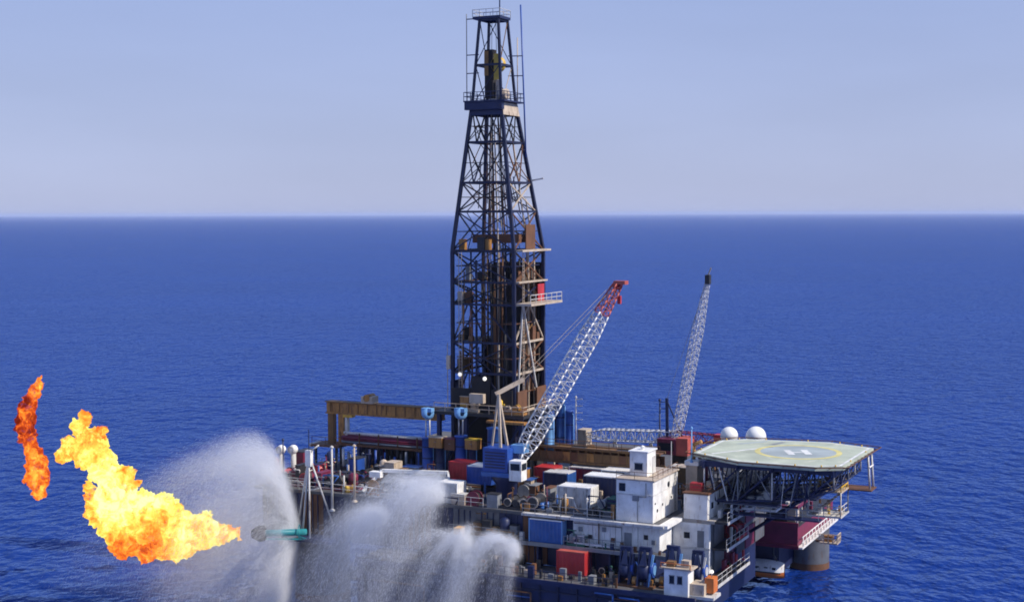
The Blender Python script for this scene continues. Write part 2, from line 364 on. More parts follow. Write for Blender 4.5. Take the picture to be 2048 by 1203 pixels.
    for x, z, m in ((20.4, 13.6, 'grey'), (21.6, 12.8, 'dark'), (23.3, 13.8, 'grey'), (24.4, 12.7, 'rust'), (28.4, 13.4, 'dark'), (29.3, 12.9, 'grey')):
        part('wall_box', MB().box(x, x + 0.45, -20.42, -20.31, z, z + 0.5), m)
    part('wall_pipe', MB().path([(19.8, -20.4, 14.5), (25.7, -20.4, 14.5), (25.7, -20.4, 12.1)], 0.05), 'grey')
    part('wall_pipe', MB().path([(22.9, -20.42, 14.7), (22.9, -20.42, 12.1)], 0.07), 'rust')
    part('bay_frame', MB().box(28.6, 37.6, 11.8, 12.0, 11.6, 11.9).box(37.3, 37.6, 12.0, 30, 11.6, 11.9), 'maroon')
    for x in (28.7, 33, 37.3): part('bay_post', MB().box(x, x + 0.25, 11.8, 12.0, 9.3, 11.6), 'dirty_white')
fit_platform()

# ------------------------------------------------------------------ derrick
def ctr(z): t = max(0.0, min(1.0, (z - 45) / 20)); return V3((-0.62 * t, 0.1 * t, 0))
def half(z):
    if z <= 45.2: return 4.5
    if z <= 64.2: return 4.5 + (2.15 - 4.5) * (z - 45.2) / 19.0
    return 2.15 + (1.35 - 2.15) * (z - 64.2) / 11.4
CORN = ((-1, -1), (1, -1), (1, 1), (-1, 1))
def dc(i, z, o=0.0): h = half(z) + o; c = ctr(z); return V3((c.x + CORN[i % 4][0] * h, c.y + CORN[i % 4][1] * h, z))
def build_derrick():
    t = thing('derrick', 'tall dark blue lattice steel drilling derrick rising over the deck', 'derrick', (0, 0, DZ))
    lev = [15.25, 20.0, 24.2, 29.2, 33.2, 38.2, 41.1, 45.2, 50.3, 54.1, 59.4, 64.2, 69.5, 75.4]
    for i in range(4):
        mb = MB()
        for a, b in ((15.25, 45.2), (45.2, 64.2), (64.2, 75.6)):
            mb.beam(dc(i, a), dc(i, b), 0.42 if a < 64 else 0.3)
        part('leg', mb, 'navy_steel')
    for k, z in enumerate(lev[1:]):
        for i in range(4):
            part('girt', MB().beam(dc(i, z), dc(i + 1, z), 0.2, 0.28), 'navy_steel' if (i != 1 or z > 46) else 'tan')  # tan on the sun side: sunlight painted into the girt colour
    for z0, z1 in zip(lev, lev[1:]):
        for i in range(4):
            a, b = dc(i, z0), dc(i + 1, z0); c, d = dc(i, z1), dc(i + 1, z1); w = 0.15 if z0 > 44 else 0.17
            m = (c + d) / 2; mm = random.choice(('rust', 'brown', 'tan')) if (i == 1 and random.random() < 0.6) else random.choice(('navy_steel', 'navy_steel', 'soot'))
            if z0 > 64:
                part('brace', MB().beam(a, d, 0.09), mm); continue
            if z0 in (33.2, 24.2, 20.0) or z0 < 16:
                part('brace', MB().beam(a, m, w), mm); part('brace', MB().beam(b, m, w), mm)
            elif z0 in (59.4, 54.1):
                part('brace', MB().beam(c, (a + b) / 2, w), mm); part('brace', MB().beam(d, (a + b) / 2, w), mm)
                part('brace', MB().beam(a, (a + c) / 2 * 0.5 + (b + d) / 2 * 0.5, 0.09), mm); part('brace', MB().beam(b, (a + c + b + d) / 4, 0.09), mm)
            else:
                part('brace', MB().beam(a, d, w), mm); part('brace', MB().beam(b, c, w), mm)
    # inner vertical guides, ladders and pipework
    for x, y, z1, m in ((-1.2, -4.1, 44, 'navy_steel'), (2.0, -4.0, 62, 'tan'), (4.0, 0.8, 60, 'tan'), (4.1, 2.4, 52, 'tan'), (-0.8, 0.4, 64, 'soot'), (0.9, 0.4, 64, 'soot')):
        z1c = ctr(z1); f = half(z1) / 4.5
        part('guide_rail', MB().beam((x, y, 24.2), (x, y, min(z1, 45)), 0.2).beam((x, y, min(z1, 45)), (x * f + z1c.x, y * f, z1), 0.16) if z1 > 45 else MB().beam((x, y, 24.2), (x, y, z1), 0.22), m)
    for (x, y) in ((4.75, -2.2), (-3.2, -4.8)):                # ladders up two faces
        mb = MB()
        for s in (-0.22, 0.22):
            o = (x, y + s) if abs(x) > 4.5 else (x + s, y)
            mb.beam((*o, 24), (*o, 45), 0.06)
        for z in np.arange(24.4, 45, 0.42):
            a, b = ((x, y - 0.22, z), (x, y + 0.22, z)) if abs(x) > 4.5 else ((x - 0.22, y, z), (x + 0.22, y, z))
            mb.tube(a, b, 0.025, 4)
        part('ladder', mb, 'tan')
    # drill floor and wind walls
    part('drill_floor', MB().box(-6.6, 6.6, -6.2, 6.4, 23.75, 24.15), 'dark')
    for i, (x0, x1) in enumerate(((-4.4, -1.6), (-1.5, 1.2), (1.3, 4.4))):
        part('wind_wall', MB().box(x0, x1, -4.95, -4.75, 24.2, 27.2 + (i == 1) * 1.6), 'soot')
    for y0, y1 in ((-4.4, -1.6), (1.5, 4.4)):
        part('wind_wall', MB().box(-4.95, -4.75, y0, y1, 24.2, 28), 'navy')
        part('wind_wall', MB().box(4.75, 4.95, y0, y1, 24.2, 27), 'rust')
    part('back_wall', MB().box(-4.3, 4.3, 4.72, 4.9, 24.2, 33), 'soot')
    part('back_wall', MB().box(-1.2, 4.3, 4.72, 4.9, 33.05, 43.5), 'soot')
    railing([(-6.5, -6.1, 24.15), (6.5, -6.1, 24.15), (6.5, 6, 24.15)], 'tan', r=0.05)
    # substructure columns and beams
    for x in (-6, -2, 2, 6):
        for y in (-5.6, 5.6): part('substructure_column', MB().beam((x, y, DZ), (x, y, 23.74), 0.5), 'navy')
    for x in (-6, 2): part('substructure_brace', MB().beam((x, -5.6, DZ + 0.3), (x + 4, -5.6, 23.4), 0.3), 'navy')
    part('substructure_wall', MB().box(-5.6, 5.6, -2.2, -2.0, DZ, 23.7), 'soot')
    part('substructure_wall', MB().box(4.5, 4.7, -1.9, 5.2, DZ, 23.7), 'soot')
    # working platforms at three heights
    p = part('racking_platform', MB().box(-4.4, -1.8, -4.4, 4.2, 45.0, 45.12), 'dark')
    for y in np.arange(-3.8, 4.0, 0.75): part('finger', MB().beam((-1.7, y, 45.06), (1.6, y, 45.06), 0.12), 'dark', p)
    part('racking_platform', MB().box(-4.4, 4.3, -4.4, -3.2, 38.1, 38.25), 'dark')
    part('crown_frame', MB().box(-2.6, 4.2, -2.4, -1.6, 46.2, 47.3), 'rust')
    part('crown_frame', MB().box(-2.4, 4.2, 1.6, 2.4, 46.2, 47.3), 'rust')
    b = part('side_balcony', MB().box(4.72, 6.9, -4.4, 5.4, 38.15, 38.45), 'tan')
    railing([(6.8, -4.4, 38.45), (6.8, 5.4, 38.45)], 'dirty_white', parent=b, r=0.05)
    part('side_balcony', MB().box(4.72, 5.7, -4.4, 4.4, 45.1, 45.35), 'tan')
    part('side_balcony', MB().box(4.72, 5.2, -4.4, 4.4, 41.05, 41.25), 'tan')
    part('wind_screen', MB().box(4.72, 4.86, -1.6, 1.2, 45.4, 48.6), 'rust')
    part('wind_screen', MB().box(4.75, 4.9, 2.0, 3.9, 38.5, 40.7), 'red')
    part('side_strut', MB().beam((4.8, -2.6, 38.1), (4.8, -4.0, 27), 0.2), 'dirty_white')
    part('side_strut', MB().beam((4.8, -2.4, 38.1), (4.8, 2.6, 24.2), 0.2), 'dirty_white')
    for x, y, z, m in ((-2.5, -3.6, 38.3, 'rust'), (-3.6, -3.7, 38.3, 'tan'), (0.3, -3.7, 45.2, 'ochre'), (-3.4, -3.6, 45.2, 'ochre'), (-1.2, 2, 45.2, 'grey')):
        part('locker', MB().box(x - 0.4, x + 0.4, y - 0.4, y + 0.4, z, z + 1.5), m)
    # crown: solid dark band, flared rail, block housing and top frame
    for i, m in ((0, 'navy'), (3, 'navy'), (2, 'navy'), (1, 'tan')):  # sun-side panel is tan, the light on it put into its colour
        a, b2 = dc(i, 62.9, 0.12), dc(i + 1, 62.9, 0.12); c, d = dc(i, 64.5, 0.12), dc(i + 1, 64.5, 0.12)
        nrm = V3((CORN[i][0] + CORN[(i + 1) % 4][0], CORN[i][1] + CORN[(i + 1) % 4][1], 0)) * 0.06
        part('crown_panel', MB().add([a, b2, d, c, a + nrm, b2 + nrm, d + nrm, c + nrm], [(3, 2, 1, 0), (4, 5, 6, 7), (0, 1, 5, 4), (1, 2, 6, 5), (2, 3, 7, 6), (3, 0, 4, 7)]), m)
    c = ctr(65)
    part('crown_platform', MB().box(c.x - 3.0, c.x + 3.0, c.y - 3.0, c.y + 3.0, 64.62, 64.8), 'navy')
    railing([(c.x - 2.95, c.y - 2.95, 64.8), (c.x + 2.95, c.y - 2.95, 64.8), (c.x + 2.95, c.y + 2.95, 64.8), (c.x - 2.95, c.y + 2.95, 64.8), (c.x - 2.95, c.y - 2.95, 64.8)], 'navy', r=0.045, step=0.9)
    part('crown_bracket', MB().prism([(c.x - 2.9, c.y - 2.9), (c.x + 2.6, c.y - 2.9), (c.x + 2.6, c.y - 2.2), (c.x - 2.9, c.y - 2.2)], 63.6, 64.6), 'navy')
    part('top_frame', MB().box(c.x - 2.3, c.x + 1.7, c.y - 1.6, c.y + 1.6, 75.5, 75.85), 'navy')
    railing([(c.x - 2.3, c.y - 1.6, 75.85), (c.x + 1.7, c.y - 1.6, 75.85), (c.x + 1.7, c.y + 1.6, 75.85), (c.x - 2.3, c.y + 1.6, 75.85), (c.x - 2.3, c.y - 1.6, 75.85)], 'dirty_white', h=0.9, r=0.04, step=1.0)
    part('antenna', MB().tube((c.x + 0.9, c.y, 75.8), (c.x + 0.9, c.y, 80.5), 0.09, 6), 'navy')
    part('outrigger_pole', MB().tube((c.x - 3.3, c.y - 1.4, 64.8), (c.x - 3.3, c.y - 1.4, 76.3), 0.07, 6), 'grey')
    for z in (65.5, 68.5, 70.9, 75.6): part('outrigger_arm', MB().beam((c.x - 3.3, c.y - 1.4, z), (c.x - 1.5, c.y - 1.4, z), 0.12), 'navy')
    part('outrigger_pole', MB().tube((c.x + 2.7, c.y + 1.6, 64.8), (c.x + 2.7, c.y + 1.6, 73.2), 0.08, 6), 'tan')
    for z in (68.2, 70.8): part('outrigger_arm', MB().beam((c.x + 1.5, c.y + 1.2, z), (c.x + 3.4, c.y + 1.8, z), 0.12), 'navy')
    part('crown_drum', MB().tube((c.x + 1.4, c.y - 1.2, 65.6), (c.x + 2.6, c.y - 1.2, 65.6), 0.7, 14), 'tan')
    m = part('mast', MB().tube((2.75, 2.85, 57.5), (2.15, 2.55, 77.6), 0.1, 8), 'blue', label='slim blue pole rising along the derrick corner')
    part('mast_clamp', MB().beam((2.0, 2.3, 58.5), (2.75, 2.85, 58.5), 0.15), 'navy', m)
    part('mast_clamp', MB().beam((1.4, 2.0, 64.7), (2.55, 2.75, 64.7), 0.15), 'navy', m)
    part('wind_vane', MB().beam((2.6, 3.3, 54.3), (4.9, 3.7, 54.7), 0.2), 'dirty_white')
    part('junction_box', MB().box(-5.3, -4.75, -4.9, -4.4, 29.6, 31.4), 'tan')
    part('junction_pipe', MB().tube((-5.2, -4.7, 24.2), (-5.2, -4.7, 33.0), 0.06, 5), 'tan')
    for x, y, z in ((-3.2, -5.0, 29.0), (0.5, -5.1, 28.6)):
        part('flood_lamp', MB().lathe((x, y, z), [(0.02, -0.28), (0.2, -0.2), (0.28, 0), (0.2, 0.2), (0.02, 0.28)], 10), 'lamp_glow')
build_derrick()
def fit_derrick():
    # pipework, hoses, walkways and extra bracing that fill the lower half of the lattice
    rn = random.Random(31); CUR[0] = bpy.data.objects['derrick']; CUR[1] = V3((0, 0, DZ))
    for k in range(46):
        x = rn.uniform(-4.0, 4.1); y = rn.choice((-4.2, -3.6, 4.1, rn.uniform(-3, 4))); z0 = rn.choice((24.2, 24.2, 29.2, 33.2)); z1 = min(45, z0 + rn.uniform(5, 19))
        part('service_pipe', MB().tube((x, y, z0), (x + rn.uniform(-.5, .5), y, z1), rn.uniform(0.05, 0.14), 6), rn.choice(('soot', 'rust', 'navy_steel', 'dark', 'brown', 'dark')))
    part('shade_panel', MB().box(0.3, 4.2, -1.5, -1.4, 24.2, 40.5), 'soot')  # invented panel, added to shade and darken the inside of the derrick
    part('shade_panel', MB().box(3.5, 3.6, -1.3, 4.3, 24.2, 42.5), 'rust')  # second added panel, keeps side sunlight off the derrick core
    part('front_walkway', MB().box(1.8, 7.2, -7.3, -6.22, 23.2, 23.5), 'ochre')
    part('front_walkway', MB().box(-0.8, 1.2, -7.0, -6.22, 25.6, 26.8), 'tan')
    for z in (26.6, 29.2, 31.2, 33.2, 35.7, 38.2, 41.1, 43.2):
        for i in range(4):
            a, b, o = dc(i, z, -0.35), dc(i + 1, z, -0.35), rn.uniform(0.25, 0.75)
            part('inner_girt', MB().beam(lerp(a, b, 0.02), lerp(a, b, 0.98), 0.13), rn.choice(('soot', 'rust', 'navy_steel')))
            part('inner_brace', MB().beam(lerp(a, b, o), lerp(dc(i, z + 2.2, -0.35), dc(i + 1, z + 2.2, -0.35), 1 - o), 0.11), rn.choice(('soot', 'rust', 'navy_steel', 'brown')))
    for z, x0, x1, y0, y1 in ((33.3, -4.2, -1.4, -3.8, 4), (41.2, -1.0, 4.2, 2.6, 4.4), (29.3, 1.6, 4.3, -4.2, 4.2), (35.7, 2.6, 4.4, -4.3, 1.0), (50.4, -2.8, 1.8, 1.4, 2.6), (54.2, -2.4, 1.4, -2.6, -1.6)):
        part('grating', MB().box(x0, x1, y0, y1, z, z + 0.1), rn.choice(('dark', 'rust')))
    for z0, z1 in ((45.2, 47.7), (47.7, 50.3), (50.3, 52.2), (52.2, 54.1), (54.1, 56.7), (56.7, 59.4), (59.4, 61.5)):
        for i in range(4):
            o = rn.uniform(0.2, 0.8)
            part('inner_brace', MB().beam(lerp(dc(i, z0, -.2), dc(i + 1, z0, -.2), o), lerp(dc(i, z1, -.2), dc(i + 1, z1, -.2), 1 - o), 0.085), rn.choice(('navy_steel', 'soot', 'rust')))
            if rn.random() < 0.6: part('inner_girt', MB().beam(dc(i, z1, -.2), dc(i + 1, z1, -.2), 0.09), rn.choice(('navy_steel', 'soot', 'rust')))
    for k in range(26):
        x = rn.uniform(-3.2, 3.6); y = rn.uniform(-3.8, 4.2); z0 = rn.uniform(45, 52); f = half(z0 + 6) / 4.5 * 0.95
        part('service_pipe', MB().tube((x * half(z0) / 4.5, y * half(z0) / 4.5, z0), (x * f - 0.3, y * f, z0 + rn.uniform(4, 7)), rn.uniform(0.04, 0.09), 5), rn.choice(('soot', 'rust', 'navy_steel', 'tan')))
    for k in range(12):
        x = rn.uniform(-2.2, 1.2); y = rn.uniform(-1.6, 1.8)
        part('hanging_line', MB().tube((x * 1.5, y * 1.5, rn.uniform(38, 46)), (x * 0.6 - 0.5, y * 0.6, rn.uniform(58, 64)), 0.045, 4), rn.choice(('soot', 'rust', 'tan')))
    for k in range(14):
        i = rn.randint(0, 3); z = rn.choice((29.3, 33.3, 38.3, 41.2, 45.3)); p = lerp(dc(i, z, -0.5), dc(i + 1, z, -0.5), rn.uniform(0.1, 0.9)); w = rn.uniform(0.25, 0.6)
        part('equipment_box', MB().box(p.x - w, p.x + w, p.y - w, p.y + w, z, z + rn.uniform(0.7, 2.0)), rn.choice(('soot', 'rust', 'brown', 'dark', 'tan', 'grey')))
fit_derrick()

# what hangs and stands inside the derrick
def build_block():
    c = ctr(67)
    t = thing('travelling_block', 'black and yellow travelling block hanging near the top of the derrick', 'hoist', (c.x, c.y, 66))
    p = part('block_housing', MB().prism([(c.x - 1.1, c.y - 0.5), (c.x + 0.1, c.y - 0.5), (c.x + 0.1, c.y + 0.6), (c.x - 1.1, c.y + 0.6)], 65.2, 71.6), 'soot')
    part('warning_band', MB().box(c.x - 1.13, c.x - 0.55, c.y - 0.56, c.y - 0.51, 68.2, 71.4), 'ochre', p)
    q = part('sheave_housing', MB().lathe((c.x + 0.75, c.y - 0.2, 69.6), [(0.9, -0.35), (1.05, -0.2), (1.05, 0.2), (0.9, 0.35)], 18, (0, 1, 0)), 'yellow')
    part('sheave_cheek', MB().box(c.x + 0.3, c.x + 1.25, c.y - 0.58, c.y - 0.56, 67.6, 71.0), 'yellow', q)
    part('hook', MB().box(c.x + 0.45, c.x + 1.0, c.y - 0.3, c.y + 0.3, 64.9, 67.6), 'tan')
    for x in (-0.8, -0.3, 0.4, 0.8, 1.1): part('wire_rope', MB().tube((c.x + x, c.y, 71), (c.x + x * 0.8, c.y, 75.5), 0.035, 5), 'dark')
build_block()
def build_topdrive():
    t = thing('top_drive', 'dark rust-stained top drive machine hanging mid-height inside the derrick', 'drill machine', (0.4, 0.6, 41))
    part('motor', MB().box(-0.6, 1.5, -0.2, 1.4, 41.2, 43.6), 'soot')
    part('gearbox', MB().lathe((0.4, 0.6, 39.4), [(0.5, 0), (0.9, 0.3), (0.9, 1.5), (0.5, 1.8)], 14), 'rust')
    part('hose', MB().path([(1.4, 0.2, 43), (2.2, 0, 41), (2.4, 0, 37), (2.1, 0, 33), (1.6, 0, 30)], 0.12), 'soot')
    part('drill_pipe', MB().tube((0.4, 0.6, 24.2), (0.4, 0.6, 39.4), 0.14, 8), 'grey')
    part('wire_rope', MB().tube((0.4, 0.6, 43.6), (0.2, 0.3, 64), 0.08, 5), 'dark')
build_topdrive()
def build_stands():
    t = thing('drill_pipe_stands', 'dense bundle of dark drill pipe standing upright inside the derrick', 'drill pipe', (1, 1.5, 24.2))
    for i in range(11):
        for j in range(7):
            if 3 <= i <= 5 and j < 3: continue
            x = -1.0 + i * 0.46 + random.uniform(-.05, .05); y = -0.9 + j * 0.72 + random.uniform(-.08, .08)
            zt = 43.2 + random.uniform(-3.5, 0.9)
            part('drill_pipe', MB().tube((x, y, 24.2), (x + random.uniform(-.1, .1), y, zt), 0.14, 6), random.choice(('soot', 'soot', 'dark', 'soot', 'rust', 'navy_steel')))
build_stands()

# ------------------------------------------------------------------ cranes
def lattice_boom(base, tip, side, w0, d0, w1, d1, n, mat, tipmat, tipfrac, chord=0.085, lace=0.045, lacemat=None):
    """four chords and zig-zag lacing from base to tip; returns the chord objects"""
    base = V3(base); tip = V3(tip); d = (tip - base).normalized(); s = V3(side); s = (s - d * s.dot(d)).normalized(); q = d.cross(s).normalized()
    def sec(t):
        f = min(1, t / 0.12) if t < 0.12 else (1 if t < 0.72 else 1 - (t - 0.72) / 0.28 * 0.999)
        k = min(1.0, 0.35 + 0.65 * min(1, t / 0.12)); g = 1 if t < 0.7 else 1 - (t - 0.7) / 0.3
        w = (w1 + (w0 - w1) * g); dd = (d1 + (d0 - d1) * g) * k
        c = base + (tip - base) * t
        return [c + s * (i * w / 2) + q * (j * dd / 2) for i, j in ((-1, -1), (1, -1), (1, 1), (-1, 1))]
    secs = [sec(i / n) for i in range(n + 1)]
    split = int(n * (1 - tipfrac))
    for k in range(4):
        mb = MB(); mr = MB()
        for i in range(n): (mb if i < split else mr).tube(secs[i][k], secs[i + 1][k], chord, 6)
        part('boom_chord', mb, mat); part('boom_chord', mr, tipmat)
    mb = MB(); mr = MB()
    for i in range(n):
        m = mb if i < split else mr
        for k in range(4):
            a, b = secs[i], secs[i + 1]; k2 = (k + 1) % 4
            m.tube(a[k], a[k2], lace, 4); (m.tube(a[k], b[k2], lace, 4) if i % 2 else m.tube(a[k2], b[k], lace, 4))
    part('boom_lacing', mb, lacemat or mat, kind='stuff'); part('boom_lacing', mr, tipmat, kind='stuff')
    return secs
def build_crane_near():
    t = thing('pedestal_crane', 'blue pedestal crane in front of the derrick, white lattice boom with red tip', 'crane', (9.0, -16.5, DZ))
    part('pedestal', MB().lathe((9.0, -16.0, DZ), [(1.3, 0), (1.3, 2.2), (1.75, 2.8), (1.75, 3.3)], 20), 'navy')
    part('slew_ring', MB().lathe((9.0, -16.0, 18.5), [(1.9, 0), (1.95, 0.1), (1.95, 0.45), (1.9, 0.5)], 24), 'mid_blue')
    h = part('machinery_house', MB().box(6.6, 9.9, -17.6, -14.3, 19.02, 21.9), 'blue')
    for k in range(6): part('louvre', MB().box(6.9, 9.6, -17.68, -17.602, 19.5 + k * 0.36, 19.66 + k * 0.36), 'navy', h)
    part('turntable', MB().box(6.5, 10.28, -17.9, -14.2, 18.5, 19.0), 'mid_blue')
    cb = part('operator_cab', MB().box(10.3, 11.9, -17.95, -16.4, 18.2, 20.6), 'white')
    part('window', MB().box(10.5, 11.7, -18.0, -17.952, 19.5, 20.3), 'glass_dark', cb)
    part('window', MB().box(11.902, 11.96, -17.8, -16.6, 19.5, 20.3), 'glass_dark', cb)
    part('boom_foot', MB().box(9.6, 11.3, -16.0, -14.4, 21.2, 22.2), 'light_blue')
    secs = lattice_boom((10.3, -15.2, 20.3), (19.4, -6.0, 41.2), (0.75, -0.66, 0.0), 2.2, 1.7, 0.95, 0.8, 30, 'white', 'tip_red', 0.16, chord=0.1, lace=0.048, lacemat='grey_boom')
    tp = part('boom_head', MB().box(19.1, 20.6, -6.6, -5.4, 41.3, 41.75), 'tip_red')
    part('head_sheave', MB().lathe((19.4, -6.0, 41.2), [(0.15, -0.45), (0.55, -0.4), (0.55, 0.4), (0.15, 0.45)], 14, (0.7, -0.7, 0)), 'red', tp)
    part('hook_block', MB().box(19.5, 19.9, -6.3, -5.9, 38.9, 39.9), 'red')
    part('hoist_rope', MB().tube((19.7, -6.1, 41.3), (19.7, -6.1, 39.9), 0.03, 4), 'dark')
    # A-frame mast behind the house, and the pendant lines to the boom head
    for y in (-16.8, -15.0):
        part('mast_leg', MB().beam((8.6, y, 21.9), (7.9, -15.9, 28.2), 0.3), 'tan')
    part('mast_leg', MB().beam((7.0, -15.9, 21.9), (7.9, -15.9, 28.2), 0.22), 'tan')
    part('mast_head', MB().beam((7.5, -15.9, 28.2), (10.2, -13.6, 29.9), 0.32, 0.5), 'tan')
    for o in (-0.3, 0.3):
        part('pendant_line', MB().tube((9.9 + o, -13.7, 29.8), (18.9 + o, -6.4, 41.1), 0.03, 4), 'tan')
build_crane_near()
def build_crane_far():
    t = thing('pedestal_crane', 'red-cabbed crane at the far deck edge with its thin grey boom raised steeply', 'crane', (22.5, 8.5, DZ))
    part('pedestal', MB().lathe((22.5, 8.5, DZ), [(1.0, 0), (1.0, 2.9), (1.3, 3.1)], 16), 'dark')
    c = part('operator_cab', MB().box(20.0, 22.6, 6.6, 9.4, 18.35, 20.4), 'maroon')
    part('window', MB().box(20.2, 22.3, 6.52, 6.598, 18.9, 19.9), 'glass_dark', c)
    part('machinery_house', MB().box(22.62, 24.2, 6.7, 9.6, 18.3, 20.6), 'tip_red')
    lattice_boom((21.9, 8.4, 19.8), (26.9, 6.6, 41.4), (0.6, 0.8, 0), 1.15, 0.9, 0.4, 0.35, 34, 'grey_boom', 'grey_boom', 0.05, chord=0.065, lace=0.032)
    part('boom_head', MB().prism([(26.6, 6.2), (27.2, 6.2), (27.2, 7.0), (26.6, 7.0)], 40.9, 42.1), 'dark')
    part('boom_head_arm', MB().beam((26.9, 6.6, 42.0), (27.3, 6.6, 43.0), 0.14), 'tan')
    part('gantry_mast', MB().beam((20.6, 9, 20.4), (20.5, 9, 25.5), 0.35), 'navy')
    part('gantry_mast', MB().beam((20.5, 9, 25.2), (22.8, 8.6, 20.6), 0.14), 'navy')
    part('pendant_line', MB().tube((20.5, 9, 25.4), (26.6, 6.7, 40.8), 0.025, 4), 'grey')
build_crane_far()
def build_crane_rest():
    t = thing('pedestal_crane', 'yellow-based crane behind the derrick, boom laid level with its red end away', 'crane', (8, 11, DZ))
    part('pedestal', MB().lathe((8, 11, DZ), [(1.0, 0), (1.0, 2.6), (1.3, 2.8)], 16), 'ochre')
    part('operator_cab', MB().box(7.1, 8.4, 10.0, 12.0, 18.05, 20.3), 'tan')
    lattice_boom((8.4, 11.0, 19.6), (28.0, 8.6, 20.6), (0, 1, 0), 1.5, 1.5, 0.9, 0.9, 26, 'pale_boom', 'maroon', 0.33, chord=0.08, lace=0.04, lacemat='grey_boom')
    for x in (12.5, 18.0): 
        part('boom_rest', MB().beam((x, 10.6 - (x - 8) * 0.12, DZ), (x, 10.6 - (x - 8) * 0.12, 19.2), 0.25), 'dirty_white')
        part('boom_rest', MB().beam((x + 1.2, 10.6 - (x - 8) * 0.12, DZ), (x + 0.2, 10.6 - (x - 8) * 0.12, 19.2), 0.16), 'dirty_white')
    part('boom_head', MB().box(27.4, 28.8, 7.9, 9.2, 20.1, 21.2), 'red')
build_crane_rest()

# ------------------------------------------------------------------ helideck
def build_helideck():
    Z = 22.0
    poly = [(31.0, -11.0), (31.0, -1.0), (33.5, 1.4), (43.6, 3.3), (49.4, 1.2), (49.0, -12.8), (46.2, -14.4), (37.5, -14.5)]
    t = thing('helideck', 'pale green polygonal helicopter deck on a dark truss at the platform side', 'helideck', (37, -5, 16))
    part('deck_plate', MB().prism(poly, Z - 0.45, Z), 'helideck_green')
    def ring(r0, r1, z, n=48):
        vs = [(42.0 + r * math.cos(2 * math.pi * i / n), -5.4 + r * math.sin(2 * math.pi * i / n), z) for r in (r0, r1) for i in range(n)]
        return MB().add(vs, [(i, n + i, n + (i + 1) % n, (i + 1) % n) for i in range(n)])
    part('landing_disc', MB().add([(42 + 4.42 * math.cos(2 * math.pi * i / 48), -5.4 + 4.42 * math.sin(2 * math.pi * i / 48), Z + 0.008) for i in range(48)], [tuple(range(48))]), 'marking_grey')
    part('landing_circle', ring(4.4, 5.05, Z + 0.012), 'marking_yellow')
    # letter H, legs along the line of sight
    h = MB(); ux = V3((math.cos(-YAW), math.sin(-YAW), 0)); uy = V3((-ux.y, ux.x, 0)); c0 = V3((42.0, -5.6, 0))
    def rect(x0, x1, y0, y1):
        ps = [c0 + ux * x + uy * y for x, y in ((x0, y0), (x1, y0), (x1, y1), (x0, y1))]
        h.add([(p.x, p.y, Z + 0.016) for p in ps], [(0, 1, 2, 3)])
    rect(-1.4, -0.6, -1.6, 1.6); rect(0.6, 1.4, -1.6, 1.6); rect(-0.6, 0.6, -0.2, 0.2)
    part('letter', h, 'marking_white')
    # white edge line
    cx, cy = 40.6, -5.6
    inn = [(cx + (x - cx) * 0.965, cy + (y - cy) * 0.965) for x, y in poly]; inn2 = [(cx + (x - cx) * 0.93, cy + (y - cy) * 0.93) for x, y in poly]
    n = len(poly)
    part('edge_line', MB().add([(x, y, Z + 0.006) for x, y in inn + inn2], [(n + i, i, (i + 1) % n, n + (i + 1) % n) for i in range(n)]), 'marking_white')
    # safety net frames round the rim, each bay its own
    out = [(cx + (x - cx) * 1.09, cy + (y - cy) * 1.09) for x, y in poly]
    for i in range(n):
        a, b = V3((*poly[i], Z - 0.25)), V3((*poly[(i + 1) % n], Z - 0.25)); c, d = V3((*out[i], Z + 0.05)), V3((*out[(i + 1) % n], Z + 0.05))
        k = max(2, int((b - a).length / 1.5)); mb = MB(); mb.tube(c, d, 0.05, 5); mb.tube(lerp(a, c, .5), lerp(b, d, .5), 0.025, 4)
        for j in range(k + 1): mb.tube(lerp(a, b, j / k), lerp(c, d, j / k), 0.04, 5)
        part('safety_net', mb, 'rust')
    for i in range(0, n):
        a, b = V3((*poly[i], Z)), V3((*poly[(i + 1) % n], Z))
        for j in (0.25, 0.75):
            p = lerp(a, b, j); part('perimeter_lamp', MB().lathe((p.x + (cx - p.x) * .01, p.y, Z), [(0.09, 0), (0.09, 0.14), (0.03, 0.2)], 6), 'yellow')
    # underside girders
    for y in (-13, -9.5, -6, -2.5, 0.6):
        part('deck_girder', MB().box(32.5 if y < 0 else 35, 48.2, y - 0.12, y + 0.12, 20.9, 21.54), 'navy')
    for x in (33, 37, 41, 45, 48):
        part('deck_girder', MB().box(x - 0.1, x + 0.1, -13.6, 0.8, 20.75, 21.5), 'navy')
    # space truss: lower chords, posts and diagonals
    ys = (-13.0, -9.5, -6.0, -2.5, 0.6); xs = (33, 37, 41, 45, 48)
    zb = {33: 17.0, 37: 17.2, 41: 17.5, 45: 18.1, 48: 19.3}
    for y in ys:
        for a, b in zip(xs, xs[1:]):
            m = random.choice(('navy', 'navy', 'grey', 'navy_steel'))
            part('truss_chord', MB().tube((a, y, zb[a]), (b, y, zb[b]), 0.13, 6), 'navy')
            part('truss_diagonal', MB().tube((a, y, zb[a]), (b, y, 20.9), 0.1, 6), m)
            part('truss_diagonal', MB().tube((b, y, zb[b]), ((a + b) / 2, y, 20.9), 0.07, 6), random.choice(('navy', 'grey', 'hull_grey')))
        for x in xs: part('truss_post', MB().tube((x, y, zb[x]), (x, y, 20.9), 0.1, 6), random.choice(('navy', 'grey', 'dirty_white', 'navy')))
    for x in xs:
        for a, b in zip(ys, ys[1:]):
            part('truss_chord', MB().tube((x, a, zb[x]), (x, b, zb[x]), 0.12, 6), 'navy')
            part('truss_diagonal', MB().tube((x, a, zb[x]), (x, b, 20.9), 0.08, 6), random.choice(('navy', 'grey', 'navy_steel')))
